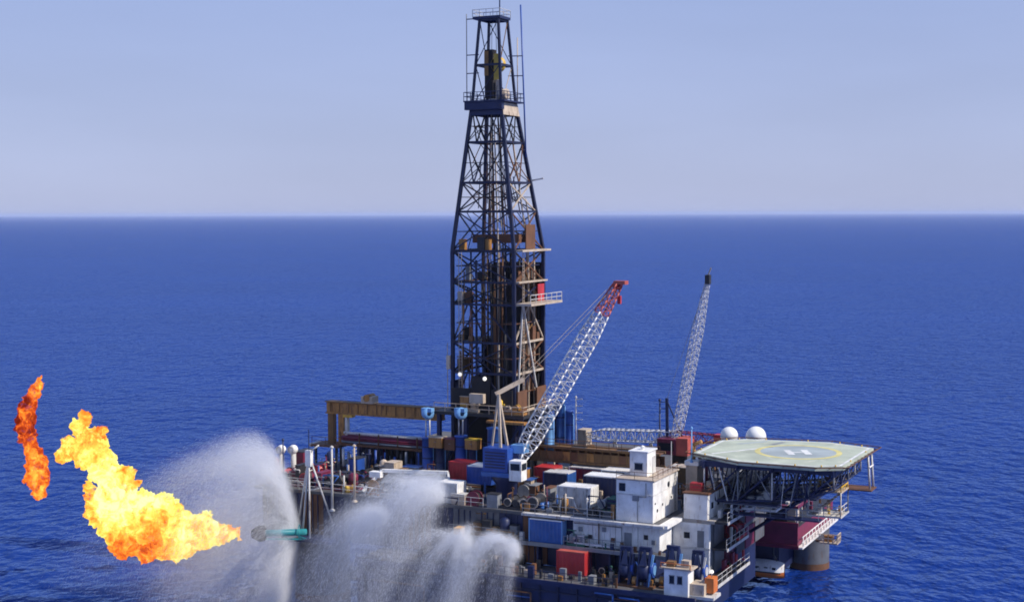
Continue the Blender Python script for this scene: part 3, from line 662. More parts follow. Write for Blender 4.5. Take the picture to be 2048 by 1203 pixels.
    part('shade_plate', MB().box(33.2, 41.5, -12.6, 0.4, 16.75, 16.95), 'navy')  # dark plate added to hide the sunlit deck behind the truss
    part('shade_plate', MB().box(41.6, 45.2, -9.4, -1.0, 17.2, 17.35), 'navy')  # more of the added dark infill, farther out under the truss
    for k in range(34):
        x = random.uniform(33.5, 45); y = random.choice((-13.1, -11.5, -9.4, -7.5)); w = random.uniform(-1.2, 1.2)
        part('hanger', MB().tube((x, y, 17.1), (x + w, y, 20.9), random.uniform(0.04, 0.1), 5), random.choice(('navy', 'grey', 'navy_steel', 'dirty_white', 'navy')))
    # raking struts down to the hull
    for y in (-6, 0.6):
        part('raking_strut', MB().tube((45, y, 18.1), (36.4, y, 12.1), 0.22, 8), 'navy')
        part('raking_strut', MB().tube((41, y, 17.5), (35.5, y, 15.2), 0.18, 8), 'navy')
    # tall end posts with cross bars, and the small access platforms under the far end
    for y in (-1.5, 0.4): part('end_post', MB().tube((49.6, y, 17.4), (49.3, y, 21.6), 0.13, 6), 'dirty_white')
    part('end_post_bar', MB().tube((49.5, -1.6, 20.1), (49.5, 0.5, 20.1), 0.1, 6), 'white')
    part('end_platform', MB().box(45.5, 49.9, -2.2, 0.7, 17.35, 17.5), 'rust')
    part('access_platform', MB().box(43.5, 47.2, -5.6, -2.0, 17.5, 17.65), 'tan')
    railing([(43.5, -5.5, 17.65), (47.1, -5.5, 17.65), (47.1, -2, 17.65)], 'yellow', r=0.06, step=0.9)
    part('access_platform', MB().box(43.2, 47.2, -5.8, -1.6, 14.6, 14.78), 'dirty_white')
    railing([(43.2, -5.7, 14.78), (47.1, -5.7, 14.78), (47.1, -1.7, 14.78)], 'dirty_white', r=0.05)
    for x, y in ((43.3, -5.6), (47.1, -5.6), (47.1, -1.8)): part('hanger', MB().tube((x, y, 14.6), (x, y, 17.6), 0.09, 6), 'dirty_white')
    for k in range(16):
        x = random.uniform(43.6, 46.8); y = random.uniform(-5.4, -2); z = random.choice((14.78, 17.65)); w = random.uniform(.15, .4)
        part('stowed_gear', MB().box(x, x + w, y, y + w, z, z + random.uniform(.4, 1.5)), random.choice(('tan', 'yellow', 'dirty_white', 'ochre', 'rust', 'white')))
    st = MB()
    for k in range(9): st.box(43.6 + k * 0.36, 43.96 + k * 0.36, -5.3, -4.3, 14.8 + k * 0.3, 14.86 + k * 0.3)
    part('stair', st, 'tan')
    part('walkway', MB().box(35.4, 46.5, -13.4, -11.9, 15.6, 15.75), 'navy')
    railing([(35.4, -13.3, 15.75), (46.4, -13.3, 15.75)], 'grey', r=0.04)
    # lettered-off corner lines on the deck
    part('tyre_scuff', MB().add([(33.5, -2.6, Z + .007), (34.2, -2.8, Z + .007), (36.9, 0.6, Z + .007), (36.2, 0.8, Z + .007)], [(0, 1, 2, 3)]), 'marking_grey')
    part('tyre_scuff', MB().add([(37.4, -1.4, Z + .007), (38.0, -1.6, Z + .007), (38.9, 0.8, Z + .007), (38.3, 1.0, Z + .007)], [(0, 1, 2, 3)]), 'grey')
    part('guide_line', MB().add([(33, -10.6, Z + .008), (33.3, -10.9, Z + .008), (38.4, -3.2, Z + .008), (38.1, -2.9, Z + .008)], [(0, 1, 2, 3)]), 'marking_white')
build_helideck()

def sphere_prof(r, n=12, cut=-0.75):
    return [(max(0.01, r * math.cos(a)), r * math.sin(a)) for a in np.linspace(math.asin(cut), math.pi / 2, n)]
def radome(p, r, label):
    t = thing('radome', label, 'radome', p, 'satellite domes behind the helideck')
    z = p[2]
    part('support_post', MB().tube((p[0], p[1], z), (p[0], p[1], z + 5.6), 0.3, 8), 'dirty_white')
    part('base_ring', MB().lathe((p[0], p[1], z + 5.6), [(0.3, 0), (r * 0.8, 0.1), (r * 0.8, 0.3)], 20), 'dirty_white')
    part('dome', MB().lathe((p[0], p[1], z + 5.85 + r * 0.7), sphere_prof(r), 28), 'radome_white')
    part('seam', MB().lathe((p[0], p[1], z + 5.85 + r * 0.68), [(r * 1.004, -0.03), (r * 1.012, 0), (r * 1.004, 0.03)], 28), 'dirty_white')
radome((30.6, 4.2, DZ), 1.12, 'smaller white radar dome, the one nearer the red crane')
radome((34.1, 4.2, DZ), 1.28, 'larger white radar dome standing behind the helideck edge')

# ------------------------------------------------------------------ deckhouses
def build_tower():
    t = thing('deckhouse', 'tall white steel deckhouse block with rusty roof edge, sunlit on one side', 'deckhouse', (27, -16, DZ))
    x0, x1, y0, y1, z1 = 25.0, 29.4, -20.3, -12.0, 20.0
    for za, zb in ((DZ + 0.07, 18.35), (18.4, z1)):
        part('front_wall', MB().box(x0, x1 - 0.02, y0, y0 + 0.2, za, zb), 'white')
        for a, b in ((y0, -17.6), (-17.55, -14.8), (-14.75, y1)):
            part('side_plate', MB().box(x1 - 0.2, x1 + 0.015, a + 0.003, b, za, zb), 'white')
    part('inner_block', MB().box(x0, x1 - 0.22, y0 + 0.22, y1, DZ + 0.05, z1 - 0.02), 'dirty_white')
    part('roof', MB().box(x0 - 0.15, x1 + 0.2, y0 - 0.15, y1 + 0.1, z1, z1 + 0.14), 'tan')
    part('ledge', MB().box(x0, x1 + 0.1, y0 - 0.1, y0 - 0.002, 18.32, 18.43), 'dirty_white')
    part('window', MB().box(25.35, 26.1, y0 - 0.05, y0 - 0.004, 18.7, 19.6), 'glass_dark')
    part('vent_box', MB().box(27.0, 27.75, y0 - 0.16, y0 - 0.004, 17.7, 18.25), 'grey')
    for y, z, w in ((-18.9, 16.5, .2), (-17.2, 16.9, .16), (-15.2, 18.9, .34), (-19.6, 17.4, .12), (-14.2, 17.2, .14)):
        part('porthole', MB().lathe((x1 + 0.02, y, z), [(w, 0), (w, 0.05), (0.01, 0.06)], 10, (1, 0, 0)), 'glass_dark')
    railing([(x0, y0, z1 + 0.14), (x1, y0, z1 + 0.14), (x1, y1, z1 + 0.14)], 'rust', h=0.8, r=0.03)
    mb = MB()
    for z in np.arange(DZ + 0.4, z1, 0.4): mb.tube((x1 + 0.1, -13.2, z), (x1 + 0.1, -12.8, z), 0.025, 4)
    mb.tube((x1 + 0.1, -13.2, DZ + .1), (x1 + 0.1, -13.2, z1), 0.03, 5).tube((x1 + 0.1, -12.8, DZ + .1), (x1 + 0.1, -12.8, z1), 0.03, 5)
    part('ladder', mb, 'grey')
    mb = MB().path([(27.6, y0 - 0.08, 15.4), (27.6, y0 - 0.08, 18.2), (28.6, y0 - 0.08, 18.2), (28.6, y0 - 0.08, 19.8)], 0.05)
    part('conduit', mb, 'grey')
    part('locker', MB().box(25.4, 26.4, -13.6, -12.6, z1 + 0.15, z1 + 1.0), 'maroon')
    part('antenna', MB().tube((28.8, -12.5, z1 + 0.14), (28.8, -12.5, z1 + 3.4), 0.06, 5), 'dirty_white')
build_tower()
def build_hut():
    t = thing('control_hut', 'small white box hut with dark window on top of the deckhouse roof', 'hut', (27, -17, 20.14))
    part('wall', MB().box(25.9, 28.0, -18.4, -15.6, 20.14, 22.9), 'white')
    r = part('roof', MB().box(25.75, 28.15, -18.55, -15.45, 22.9, 23.02), 'white')
    part('roof_vent', MB().lathe((26.9, -17, 23.02), [(0.2, 0), (0.2, 0.25), (0.32, 0.3), (0.05, 0.45)], 10), 'white', r)
    w = part('window', MB().box(26.5, 27.45, -18.46, -18.402, 20.9, 21.6), 'glass_dark')
    part('window_frame', MB().box(26.42, 27.53, -18.48, -18.403, 21.6, 21.68).box(26.42, 27.53, -18.48, -18.403, 20.82, 20.9), 'grey', w)
    part('door', MB().box(28.002, 28.06, -16.7, -15.9, 20.2, 22.2), 'dirty_white')
build_hut()
def build_side_house():
    t = thing('deckhouse', 'low white cabin block beside the taller deckhouse, rust along its roof', 'deckhouse', (32, -12, DZ))
    part('front_wall', MB().box(31.5, 34.3, -15.8, -15.6, DZ + 0.01, 18.1), 'white')
    part('side_wall', MB().box(34.1, 34.32, -15.58, -8.5, DZ + 0.01, 18.1), 'white')
    part('inner_block', MB().box(31.5, 34.08, -15.58, -8.5, DZ + 0.01, 18.0), 'dirty_white')
    part('roof', MB().box(31.35, 34.5, -16.0, -8.3, 18.1, 18.25), 'rust')
    for y in (-14.4, -12.2, -10.2): part('window', MB().box(34.322, 34.37, y, y + 0.7, 16.3, 17.0), 'glass_dark')
    railing([(31.4, -15.9, 18.25), (34.4, -15.9, 18.25), (34.4, -8.4, 18.25)], 'rust', h=0.9)
    part('locker', MB().box(31.8, 33.2, -14.6, -13.6, 18.25, 19.1), 'red')
    part('locker', MB().box(33.0, 34.1, -12.2, -11.2, 18.25, 18.95), 'tan')
build_side_house()
def build_lower_house():
    t = thing('deckhouse', 'shaded grey-white cabin below the low white cabin block', 'deckhouse', (33, -16, 12))
    part('front_wall', MB().box(30.25, 34.6, -15.98, -15.42, 9.1, 14.8), 'white')
    part('floor_band', MB().box(30.24, 34.7, -16.06, -15.982, 11.8, 12.05), 'dirty_white')
    part('window', MB().box(31.6, 32.3, -16.02, -15.984, 13.0, 13.7), 'glass_dark')
    part('door', MB().box(33.2, 34.0, -16.03, -15.984, 12.08, 14.0), 'grey')
build_lower_house()
def build_roof_stack():
    t = thing('exhaust_unit', 'tan and white exhaust unit standing behind the deckhouse tower', 'exhaust', (31, -9, DZ))
    part('casing', MB().box(29.9, 31.3, -10.5, -8.2, DZ, 20.4), 'tan')
    part('hood', MB().prism([(29.8, -10.7), (31.5, -10.7), (31.5, -8.0), (29.8, -8.0)], 20.4, 20.9), 'white')
    part('pipe', MB().path([(30.4, -9.2, 20.9), (30.4, -9.2, 22.6), (31.4, -9.2, 23.1)], 0.25, 8), 'ochre')
    part('pipe', MB().path([(31.0, -8.6, 20.9), (31.0, -8.6, 22.0)], 0.22, 8), 'maroon')
build_roof_stack()

# ------------------------------------------------------------------ containers
def container(p, L, D, H, side, top, label, end=None, ncor=None):
    x, y, z = p; end = end or side
    t = thing('container', label, 'container', p, 'cargo boxes on the deck')
    n = ncor or max(4, int(L / 0.45))
    def corr(a0, a1, fn):                                     # folded wall sheet
        mb = MB(); m = max(3, int(abs(a1 - a0) / 0.24)); pts = []
        for i in range(m + 1):
            u = a0 + (a1 - a0) * i / m; o = 0.0 if (i % 2) else 0.07; pts.append((u, o))
        vs = [fn(u, o, zz) for zz in (z + 0.16, z + H - 0.12) for u, o in pts]; k = len(pts)
        mb.add(vs, [(i, i + 1, k + i + 1, k + i) for i in range(k - 1)]); return mb
    part('front_wall', corr(x + 0.1, x + L - 0.1, lambda u, o, zz: (u, y + 0.02 + o, zz)), side)
    part('back_wall', corr(x + L - 0.1, x + 0.1, lambda u, o, zz: (u, y + D - 0.02 - o, zz)), side)
    part('end_wall', corr(y + D - 0.1, y + 0.1, lambda u, o, zz: (x + 0.02 + o, u, zz)), side)
    for a, b in ((y + 0.1, y + D / 2 - 0.02), (y + D / 2 + 0.02, y + D - 0.1)):
        d = part('door', MB().box(x + L - 0.08, x + L - 0.02, a, b, z + 0.16, z + H - 0.12), end)
        for k in (0.3, 0.7):
            q = a + (b - a) * k; part('lock_rod', MB().tube((x + L + 0.01, q, z + 0.2), (x + L + 0.01, q, z + H - 0.2), 0.03, 5), end, d)
    part('roof', MB().box(x + 0.02, x + L - 0.02, y + 0.02, y + D - 0.02, z + H - 0.12, z + H - 0.05), top)
    part('floor_frame', MB().box(x + 0.03, x + L - 0.03, y + 0.03, y + D - 0.03, z + 0.02, z + 0.16), side)
    for cx in (x, x + L - 0.14):
        for cy in (y, y + D - 0.14): part('corner_post', MB().box(cx, cx + 0.14, cy, cy + 0.14, z + 0.01, z + H), end)
    for cy in (y, y + D - 0.12): part('top_rail', MB().box(x + 0.14, x + L - 0.14, cy, cy + 0.12, z + H - 0.14, z + H), top)
    part('top_rail', MB().box(x + L - 0.13, x + L - 0.01, y + 0.14, y + D - 0.14, z + H - 0.13, z + H - 0.002), top)
container((18.7, -22.9, 9.0), 3.5, 2.4, 2.75, 'red', 'tip_red', 'red container on the lowest ledge, bright red at its door end')
container((14.4, -21.2, 12.0), 4.3, 2.6, 2.75, 'mid_blue', 'white', 'medium blue container with a white roof standing against the white bulkhead', 'light_blue')
container((15.8, -16.3, DZ), 4.3, 2.6, 2.6, 'dirty_white', 'white', 'white container on the main deck with rust on its lit end', 'white')
container((17.6, -12.6, DZ), 6.2, 2.6, 3.4, 'navy', 'white', 'long navy blue container with white roof beside the deckhouse')
container((10.7, -9.2, DZ), 3.4, 2.6, 2.7, 'navy', 'dirty_white', 'short dark blue container with pale roof behind the red box', 'mid_blue')
container((8.4, -7.0, DZ + 0.4), 2.9, 2.5, 2.4, 'red', 'red', 'faded red container just past the white crane cab', 'tip_red')
container((12.2, -4.6, DZ), 4.6, 2.6, 2.7, 'maroon', 'dirty_white', 'maroon container with white frame in the row under the brown truss', 'white')
container((17.2, -6.0, DZ), 4.2, 2.6, 2.9, 'dark', 'white', 'black-sided container with white roof under the brown truss', 'white')
container((21.9, -7.0, DZ), 3.2, 2.6, 3.1, 'dark', 'dirty_white', 'dark container with pale roof closest behind the deckhouse tower')
container((1.4, -19.9, DZ), 2.9, 2.3, 2.5, 'dirty_white', 'white', 'white container above the edge of the spray', 'white')
container((-0.6, -13.2, DZ + 1.6), 3.1, 2.3, 2.2, 'red', 'red', 'dark red box raised on beams left of the blue crane', 'maroon')
container((2.6, -14.2, DZ + 1.4), 3.4, 2.6, 2.3, 'blue', 'white', 'bright blue box with white lid touching the blue crane house')

# ------------------------------------------------------------------ deck machinery
def skid(p, L, D, H, mats, label, name='machinery_skid', cat='machinery', seed=0, rail=None):
    """frame, engine casing, drums, pipes and valves: the clutter of a drilling deck"""
    rn = random.Random(seed); x, y, z = p
    t = thing(name, label, cat, p)
    part('base_frame', MB().box(x, x + L, y, y + 0.2, z, z + 0.3).box(x, x + L, y + D - 0.2, y + D, z, z + 0.3).box(x, x + 0.2, y + 0.2, y + D - 0.2, z, z + 0.3).box(x + L - 0.2, x + L, y + 0.2, y + D - 0.2, z, z + 0.3), mats[0])
    u = x + 0.1
    while u < x + L - 0.7:
        w = min(rn.uniform(0.7, 1.7), x + L - 0.1 - u); hh = H * rn.uniform(0.45, 0.95); k = rn.random(); m = rn.choice(mats)
        if k < 0.4:
            c = part('casing', MB().box(u, u + w * 0.9, y + 0.25, y + D * rn.uniform(0.5, 0.9), z + 0.302, z + hh), m)
            part('casing_lid', MB().box(u - 0.05, u + w * 0.9 + 0.05, y + 0.2, y + D * 0.8, z + hh, z + hh + 0.08), rn.choice(mats), c)
            for q in range(3): part('louvre', MB().box(u + 0.08, u + w * 0.8, y + 0.2, y + 0.248, z + 0.5 + q * 0.25, z + 0.6 + q * 0.25), rn.choice(mats), c)
        elif k < 0.72:
            r = min(0.75, hh * 0.42)
            c = part('drum', MB().tube((u + w * 0.45, y + 0.15, z + 0.3 + r), (u + w * 0.45, y + D - 0.3, z + 0.3 + r), r * 0.8, 14), m)
            for q in (0.2, D - 0.4): part('flange', MB().tube((u + w * 0.45, y + q, z + 0.3 + r), (u + w * 0.45, y + q + 0.1, z + 0.3 + r), r, 14), rn.choice(mats), c)
        else:
            c = part('vessel', MB().lathe((u + w * 0.45, y + D * 0.45, z + 0.3), [(0.05, 0), (w * 0.4, 0.05), (w * 0.4, hh - 0.3), (w * 0.22, hh - 0.1), (0.02, hh)], 14), m)
            part('vessel_band', MB().lathe((u + w * 0.45, y + D * 0.45, z + 0.3 + hh * 0.4), [(w * 0.42, 0), (w * 0.42, 0.12)], 14), rn.choice(mats), c)
        u += w
    for q in range(3 + int(L)):
        a = V3((x + rn.uniform(0, L), y + rn.uniform(-0.05, D), z + rn.uniform(0.4, H * 0.7))); pts = [a]
        for _ in range(rn.randint(2, 4)):
            ax = rn.choice((0, 0, 1, 2)); b = pts[-1].copy(); b[ax] += rn.uniform(-1.3, 1.3)
            b.x = min(max(b.x, x), x + L); b.y = min(max(b.y, y - .1), y + D); b.z = min(max(b.z, z + 0.2), z + H * 1.15); pts.append(b)
        c = part('pipe', MB().path(pts, rn.uniform(0.05, 0.11)), rn.choice(mats))
        part('valve_wheel', MB().lathe(pts[1], [(0.02, -0.05), (0.2, -0.03), (0.2, 0.03), (0.02, 0.05)], 10, (0, 1, 0.3)), rn.choice(mats), c)
    if rail: railing([(x, y - 0.05, z), (x + L, y - 0.05, z), (x + L, y + D, z)], rail, r=0.04)
skid((-24.3, -18.8, DZ), 6.5, 3.4, 3.4, ('maroon', 'red', 'maroon', 'dark', 'dirty_white'), 'maroon pump unit at the deck corner behind the white tripod', seed=1, rail='dirty_white')
skid((-24.0, -13.5, DZ), 6.0, 4.0, 3.6, ('maroon', 'dark', 'red', 'navy', 'tan'), 'dark maroon machinery behind the corner pump unit', seed=2)
skid((-17.0, -18.8, DZ), 6.0, 3.6, 2.6, ('maroon', 'dark', 'navy', 'grey', 'plum'), 'low maroon and navy machinery between the two grey poles', seed=3)
skid((-17.0, -12.5, DZ), 8.5, 3.2, 3.4, ('navy', 'dark', 'soot', 'grey', 'blue'), 'navy mud-pump unit in the shade below the pipe rack', seed=4)
skid((-10.5, -14.8, DZ + 1.0), 4.0, 2.8, 2.6, ('tan', 'brown', 'dirty_white', 'ochre', 'tan'), 'tan rust-streaked engine unit above the white frame roof', seed=5)
skid((-6.0, -12.0, DZ), 5.0, 2.6, 2.6, ('rust', 'dark', 'maroon', 'soot', 'brown'), 'rusty dark winch unit left of the raised red box', seed=6)
skid((10.4, -20.0, DZ), 4.6, 3.0, 2.3, ('dark', 'brown', 'grey', 'rust', 'tan', 'dark'), 'grey and brown valve unit between the crane and the white container', seed=7)
skid((11.6, -15.6, DZ), 3.6, 2.8, 2.2, ('white', 'grey', 'dark', 'brown', 'tan', 'rust'), 'whitish compressor unit left of the white main-deck container', seed=8)
skid((7.0, -21.4, 12.0), 6.0, 1.4, 2.4, ('brown', 'navy', 'grey', 'dark', 'ochre'), 'brown and navy pipework on the ledge left of the medium blue container', seed=9)
skid((20.8, -16.4, DZ), 3.6, 2.8, 1.9, ('green', 'grey', 'dark', 'dirty_white', 'navy'), 'green and grey pump unit between white container and deckhouse', seed=10)
skid((19.3, -21.4, 12.0), 2.2, 1.1, 1.6, ('green', 'green', 'tan', 'grey', 'dirty_white'), 'small green equipment beside the medium blue container', seed=11)
skid((8.0, -2.4, DZ), 11, 2.4, 2.4, ('dark', 'brown', 'soot', 'dirty_white', 'rust'), 'long dark machinery row beneath the brown truss', seed=12)
skid((24.6, -2.6, DZ), 5.2, 3.4, 4.2, ('brown', 'tan', 'maroon', 'ochre', 'dark'), 'brown and yellow machinery at the foot of the red-cabbed crane', seed=13)
skid((30.8, -6.0, DZ), 4.2, 4.0, 4.0, ('dark', 'maroon', 'navy', 'soot', 'red'), 'dark machinery in the shade under the helideck edge', seed=14)
skid((36.9, -11.0, 15.76), 4.0, 2.6, 2.8, ('white', 'grey', 'dirty_white', 'navy', 'white'), 'white tanks and pipes hung within the helideck truss', seed=15)
skid((34.9, -10.5, 12.0), 1.5, 3.2, 2.6, ('red', 'white', 'green', 'maroon', 'tan'), 'red and white safety gear on the side gallery under the helideck', seed=16)
skid((29.5, 13.0, 9.2), 7.6, 3.0, 2.6, ('dark', 'navy', 'tan', 'maroon', 'soot'), 'dark gear crowded on top of the plum side bay', seed=17)
skid((2.0, -26.0, 9.0), 6.5, 3.0, 2.2, ('navy', 'dark', 'rust', 'soot', 'grey'), 'dim navy machinery on the lowest ledge next to the spray', seed=18)
skid((23.2, -22.2, 9.0), 3.0, 2.0, 1.1, ('dark', 'tan', 'green', 'navy', 'soot'), 'dark gear with a green box right of the red ledge container', seed=19)
skid((5.6, -10.6, DZ), 4.2, 3.0, 3.2, ('navy', 'mid_blue', 'ochre', 'dark', 'tan'), 'blue and ochre equipment between the crane mast and the derrick foot', seed=20)
skid((20.5, 3.2, DZ), 6.0, 2.6, 3.0, ('dirty_white', 'grey', 'brown', 'tan', 'white'), 'pale machinery near the level crane boom at the far side', seed=21)
skid((26.0, 7.2, DZ + 1.0), 4.6, 2.8, 3.6, ('dirty_white', 'maroon', 'white', 'brown', 'tan'), 'white and maroon unit between the far crane and the domes', seed=22)
skid((-5.4, -19.4, DZ), 5.5, 2.6, 2.0, ('grey', 'navy', 'dark', 'dirty_white', 'tan'), 'grey machinery sheltered under the white frame roof', seed=23)
skid((-3.2, -5.5, 24.2), 3.0, 1.2, 2.2, ('tan', 'ochre', 'yellow', 'dark', 'tan'), 'yellowish winch gear on the drill floor edge', seed=24)
skid((2.2, -6.0, 24.2), 4.2, 1.4, 1.8, ('ochre', 'yellow', 'tan', 'navy', 'dark'), 'ochre hoist gear on the drill floor behind the crane mast', seed=25)

# blue cylinders around the derrick foot
def tensioner(p, r, h, label, head, mat='blue'):
    x, y, z = p
    t = thing('tensioner_cylinder', label, 'cylinder', p, 'blue tensioner cylinders round the derrick')
    c = part('barrel', MB().lathe((x, y, z), [(0.05, 0), (r * 1.25, 0.02), (r * 1.25, 0.25), (r, 0.3), (r, h - 0.2), (r * 1.15, h - 0.15), (r * 1.15, h), (0.05, h)], 18), mat)
    for k in (0.35, 0.7): part('barrel_band', MB().lathe((x, y, z + h * k), [(r * 1.05, 0), (r * 1.05, 0.15)], 18), 'navy', c)
    part('feed_pipe', MB().path([(x + r + 0.12, y - 0.1, z), (x + r + 0.12, y - 0.1, z + h * 0.9), (x + r * 0.6, y - 0.1, z + h * 0.97)], 0.06), 'light_blue')
    if head:
        for s in (-0.28, 0.28): part('rod', MB().tube((x + s, y, z + h), (x + s, y, z + h + head), 0.09, 8), 'dirty_white')
        part('sheave_head', MB().lathe((x, y, z + h + head + 0.55), [(0.3, -0.45), (0.75, -0.4), (0.8, 0), (0.75, 0.4), (0.3, 0.45)], 16, (0.8, -0.6, 0)), 'light_blue')
        part('head_bracket', MB().box(x - 0.75, x + 0.75, y - 0.42, y + 0.42, z + h + head + 0.75, z + h + head + 1.25), 'light_blue')
tensioner((-6.4, -8.0, DZ + 1.5), 0.75, 4.2, 'blue cylinder with pale head, farthest left of those by the derrick', 2.6)
tensioner((-4.4, -8.2, DZ + 1.2), 0.62, 3.9, 'plain dark blue cylinder between the two cylinders with pale heads', 0, 'navy')
tensioner((-1.4, -8.2, DZ + 1.5), 0.75, 4.8, 'blue cylinder with pale T-shaped head in front of the derrick leg', 2.3)
tensioner((0.4, -8.4, DZ + 1.2), 0.5, 4.3, 'slim navy cylinder right of the T-headed cylinder', 0, 'navy')
tensioner((3.6, -8.6, DZ + 1.5), 0.85, 6.2, 'thick tall blue cylinder directly behind the crane mast', 0, 'mid_blue')
tensioner((8.0, -1.4, DZ + 2.6), 0.62, 6.0, 'light blue cylinder right of the derrick foot', 0, 'light_blue')
tensioner((8.3, 1.6, DZ + 2.6), 0.6, 7.6, 'tallest blue cylinder right of the derrick', 0, 'mid_blue')
tensioner((9.8, 1.2, DZ + 2.6), 0.5, 6.4, 'blue cylinder beside the thin pole right of the derrick', 0, 'blue')

# ------------------------------------------------------------------ brown truss, gantry, pipe rack
def build_truss():
    t = thing('pipe_bridge', 'long brown rusty lattice bridge running from derrick to far crane', 'bridge', (14, -1.8, DZ))
    x0, x1, y0, y1, zb, zt = 5.2, 24.0, -3.2, -1.2, 18.2, 20.0
    for y in (y0, y1):
        for z in (zb, zt): part('chord', MB().beam((x0, y, z), (x1, y, z), 0.28), 'brown')
        n = 17
        for i in range(n):
            a = x0 + (x1 - x0) * i / n; b = x0 + (x1 - x0) * (i + 1) / n
            part('post', MB().beam((a, y, zb), (a, y, zt), 0.12), 'brown')
            part('side_panel', MB().box(a + 0.08, b - 0.08, y - 0.03, y + 0.03, zb + 0.16, zt - 0.5), random.choice(('brown', 'ochre', 'brown', 'rust')))
    for i in range(9): part('floor_plank', MB().box(x0 + i * 2.08, x0 + i * 2.08 + 2.0, y0 + 0.18, y1 - 0.18, zt - 0.1, zt), random.choice(('rust', 'brown', 'dark')))
    for x in (6, 12, 18, 23.5):
        for y in (y0, y1): part('leg', MB().beam((x, y, DZ), (x, y, zb), 0.3), 'dark')
    railing([(x0, y0, zt + 0.14), (x1, y0, zt + 0.14)], 'rust', h=0.9)
build_truss()
def build_gantry():
    t = thing('pipe_gantry', 'ochre gantry beam on a stout end leg reaching out from the derrick', 'gantry', (-24, -2, DZ))
    b = part('main_beam', MB().box(-25.0, -6.8, -3.6, -2.6, 22.6, 24.0), 'ochre')
    for k in range(12): part('web_stiffener', MB().box(-24.4 + k * 1.5, -24.3 + k * 1.5, -3.7, -3.603, 22.7, 23.9), 'brown', b)
    part('beam_flange', MB().box(-25.1, -6.8, -3.85, -2.4, 24.0, 24.15), 'brown')
    part('beam_flange', MB().box(-25.1, -6.8, -3.8, -2.45, 22.42, 22.6), 'ochre')
    for x, m in ((-24.9, 'brown'), (-23.2, 'ochre')):
        part('end_leg', MB().box(x, x + 0.9, -3.5, -2.7, 18.2, 22.4), m)
    part('end_leg', MB().box(-22.1, -21.7, -3.5, -2.9, 18.6, 22.4), 'dirty_white')
    part('leg_gusset', MB().prism([(-22.4, -3.55), (-20.9, -3.55), (-20.9, -2.65), (-22.4, -2.65)], 22.0, 22.42), 'yellow')
    part('trolley', MB().box(-19.2, -17.4, -3.9, -2.3, 24.16, 25.1), 'tan')
    part('trolley_drum', MB().tube((-18.3, -4.0, 24.9), (-18.3, -2.2, 24.9), 0.5, 12), 'ochre')
    part('landing', MB().box(-26.6, -22.0, -5.2, -1.5, 17.95, 18.2), 'rust')
    part('landing_nose', MB().prism([(-27.4, -4.6), (-26.6, -5.2), (-26.6, -1.5), (-27.4, -2.0)], 17.8, 18.15), 'tan')
    for x in (-26, -22.6): part('landing_post', MB().beam((x, -4.9, DZ), (x, -4.9, 17.95), 0.3), 'dark')
    railing([(-26.5, -5.1, 18.2), (-22, -5.1, 18.2)], 'rust')
build_gantry()
def build_rack():
    t = thing('pipe_rack', 'rack of long maroon and grey pipes lying level beneath the ochre gantry', 'pipe rack', (-15, -5, DZ))
    part('rack_frame', MB().box(-21.6, -8.0, -6.4, -6.15, 18.6, 18.9).box(-21.6, -8.0, -2.2, -1.95, 18.6, 18.9), 'rust')
    for x in (-21, -18, -15, -12, -9):
        part('rack_post', MB().beam((x, -6.3, DZ), (x, -6.3, 18.6), 0.25), random.choice(('dark', 'navy')))
        part('cross_beam', MB().box(x - 0.12, x + 0.12, -6.14, -2.21, 18.62, 18.88), 'rust')
        part('rack_stop', MB().beam((x, -6.3, 18.9), (x, -6.3, 20.4), 0.14), 'rust')
    for k in range(11):
        for j in range(3):
            y = -5.9 + k * 0.34 + (j % 2) * 0.17; z = 19.06 + j * 0.29
            x = -21.4 + random.uniform(-0.3, 0.6)
            part('pipe', MB().tube((x, y, z), (x + 12.6, y, z), 0.145, 7), random.choice(('plum', 'maroon', 'grey', 'rust', 'maroon')))
    part('top_pipe', MB().tube((-21.0, -5.4, 20.2), (-8.6, -5.4, 20.2), 0.2, 8), 'dirty_white')
    for k in range(16):
        x = -21 + k * 0.82 + random.uniform(-.2, .2); 
        part('riser', MB().tube((x, -6.8, DZ), (x, -6.8, 18.3 + random.uniform(-.8, .2)), random.uniform(0.08, 0.2), 8), random.choice(('grey', 'blue', 'dirty_white', 'navy', 'dark', 'navy')))
build_rack()

def build_tanks():
    for k, (x, m, lab) in enumerate(((-21.5, 'navy', 'navy mud tank behind the outer end of the pipe rack'), (-16.8, 'dark', 'black mud tank behind the middle of the pipe rack'), (-12.1, 'navy', 'navy mud tank behind the pipe rack nearest the derrick'))):
        t = thing('mud_tank', lab, 'tank', (x, -1.4, DZ))
        b = part('tank_body', MB().box(x, x + 4.4, -1.4, 3.4, DZ, DZ + 3.1), m)
        for q in range(6): part('rib', MB().box(x + 0.2 + q * 0.8, x + 0.34 + q * 0.8, -1.52, -1.402, DZ + 0.1, DZ + 3.0), 'navy_steel', b)
        part('tank_top', MB().box(x - 0.08, x + 4.42, -1.5, 3.5, DZ + 3.1, DZ + 3.22), 'deck')
        for q in range(3): part('hatch', MB().tube((x + 0.9 + q * 1.3, 0.6, DZ + 3.22), (x + 0.9 + q * 1.3, 0.6, DZ + 3.5), 0.4, 12), 'rust')
        railing([(x, -1.4, DZ + 3.22), (x + 4.4, -1.4, DZ + 3.22)], 'grey')
build_tanks()
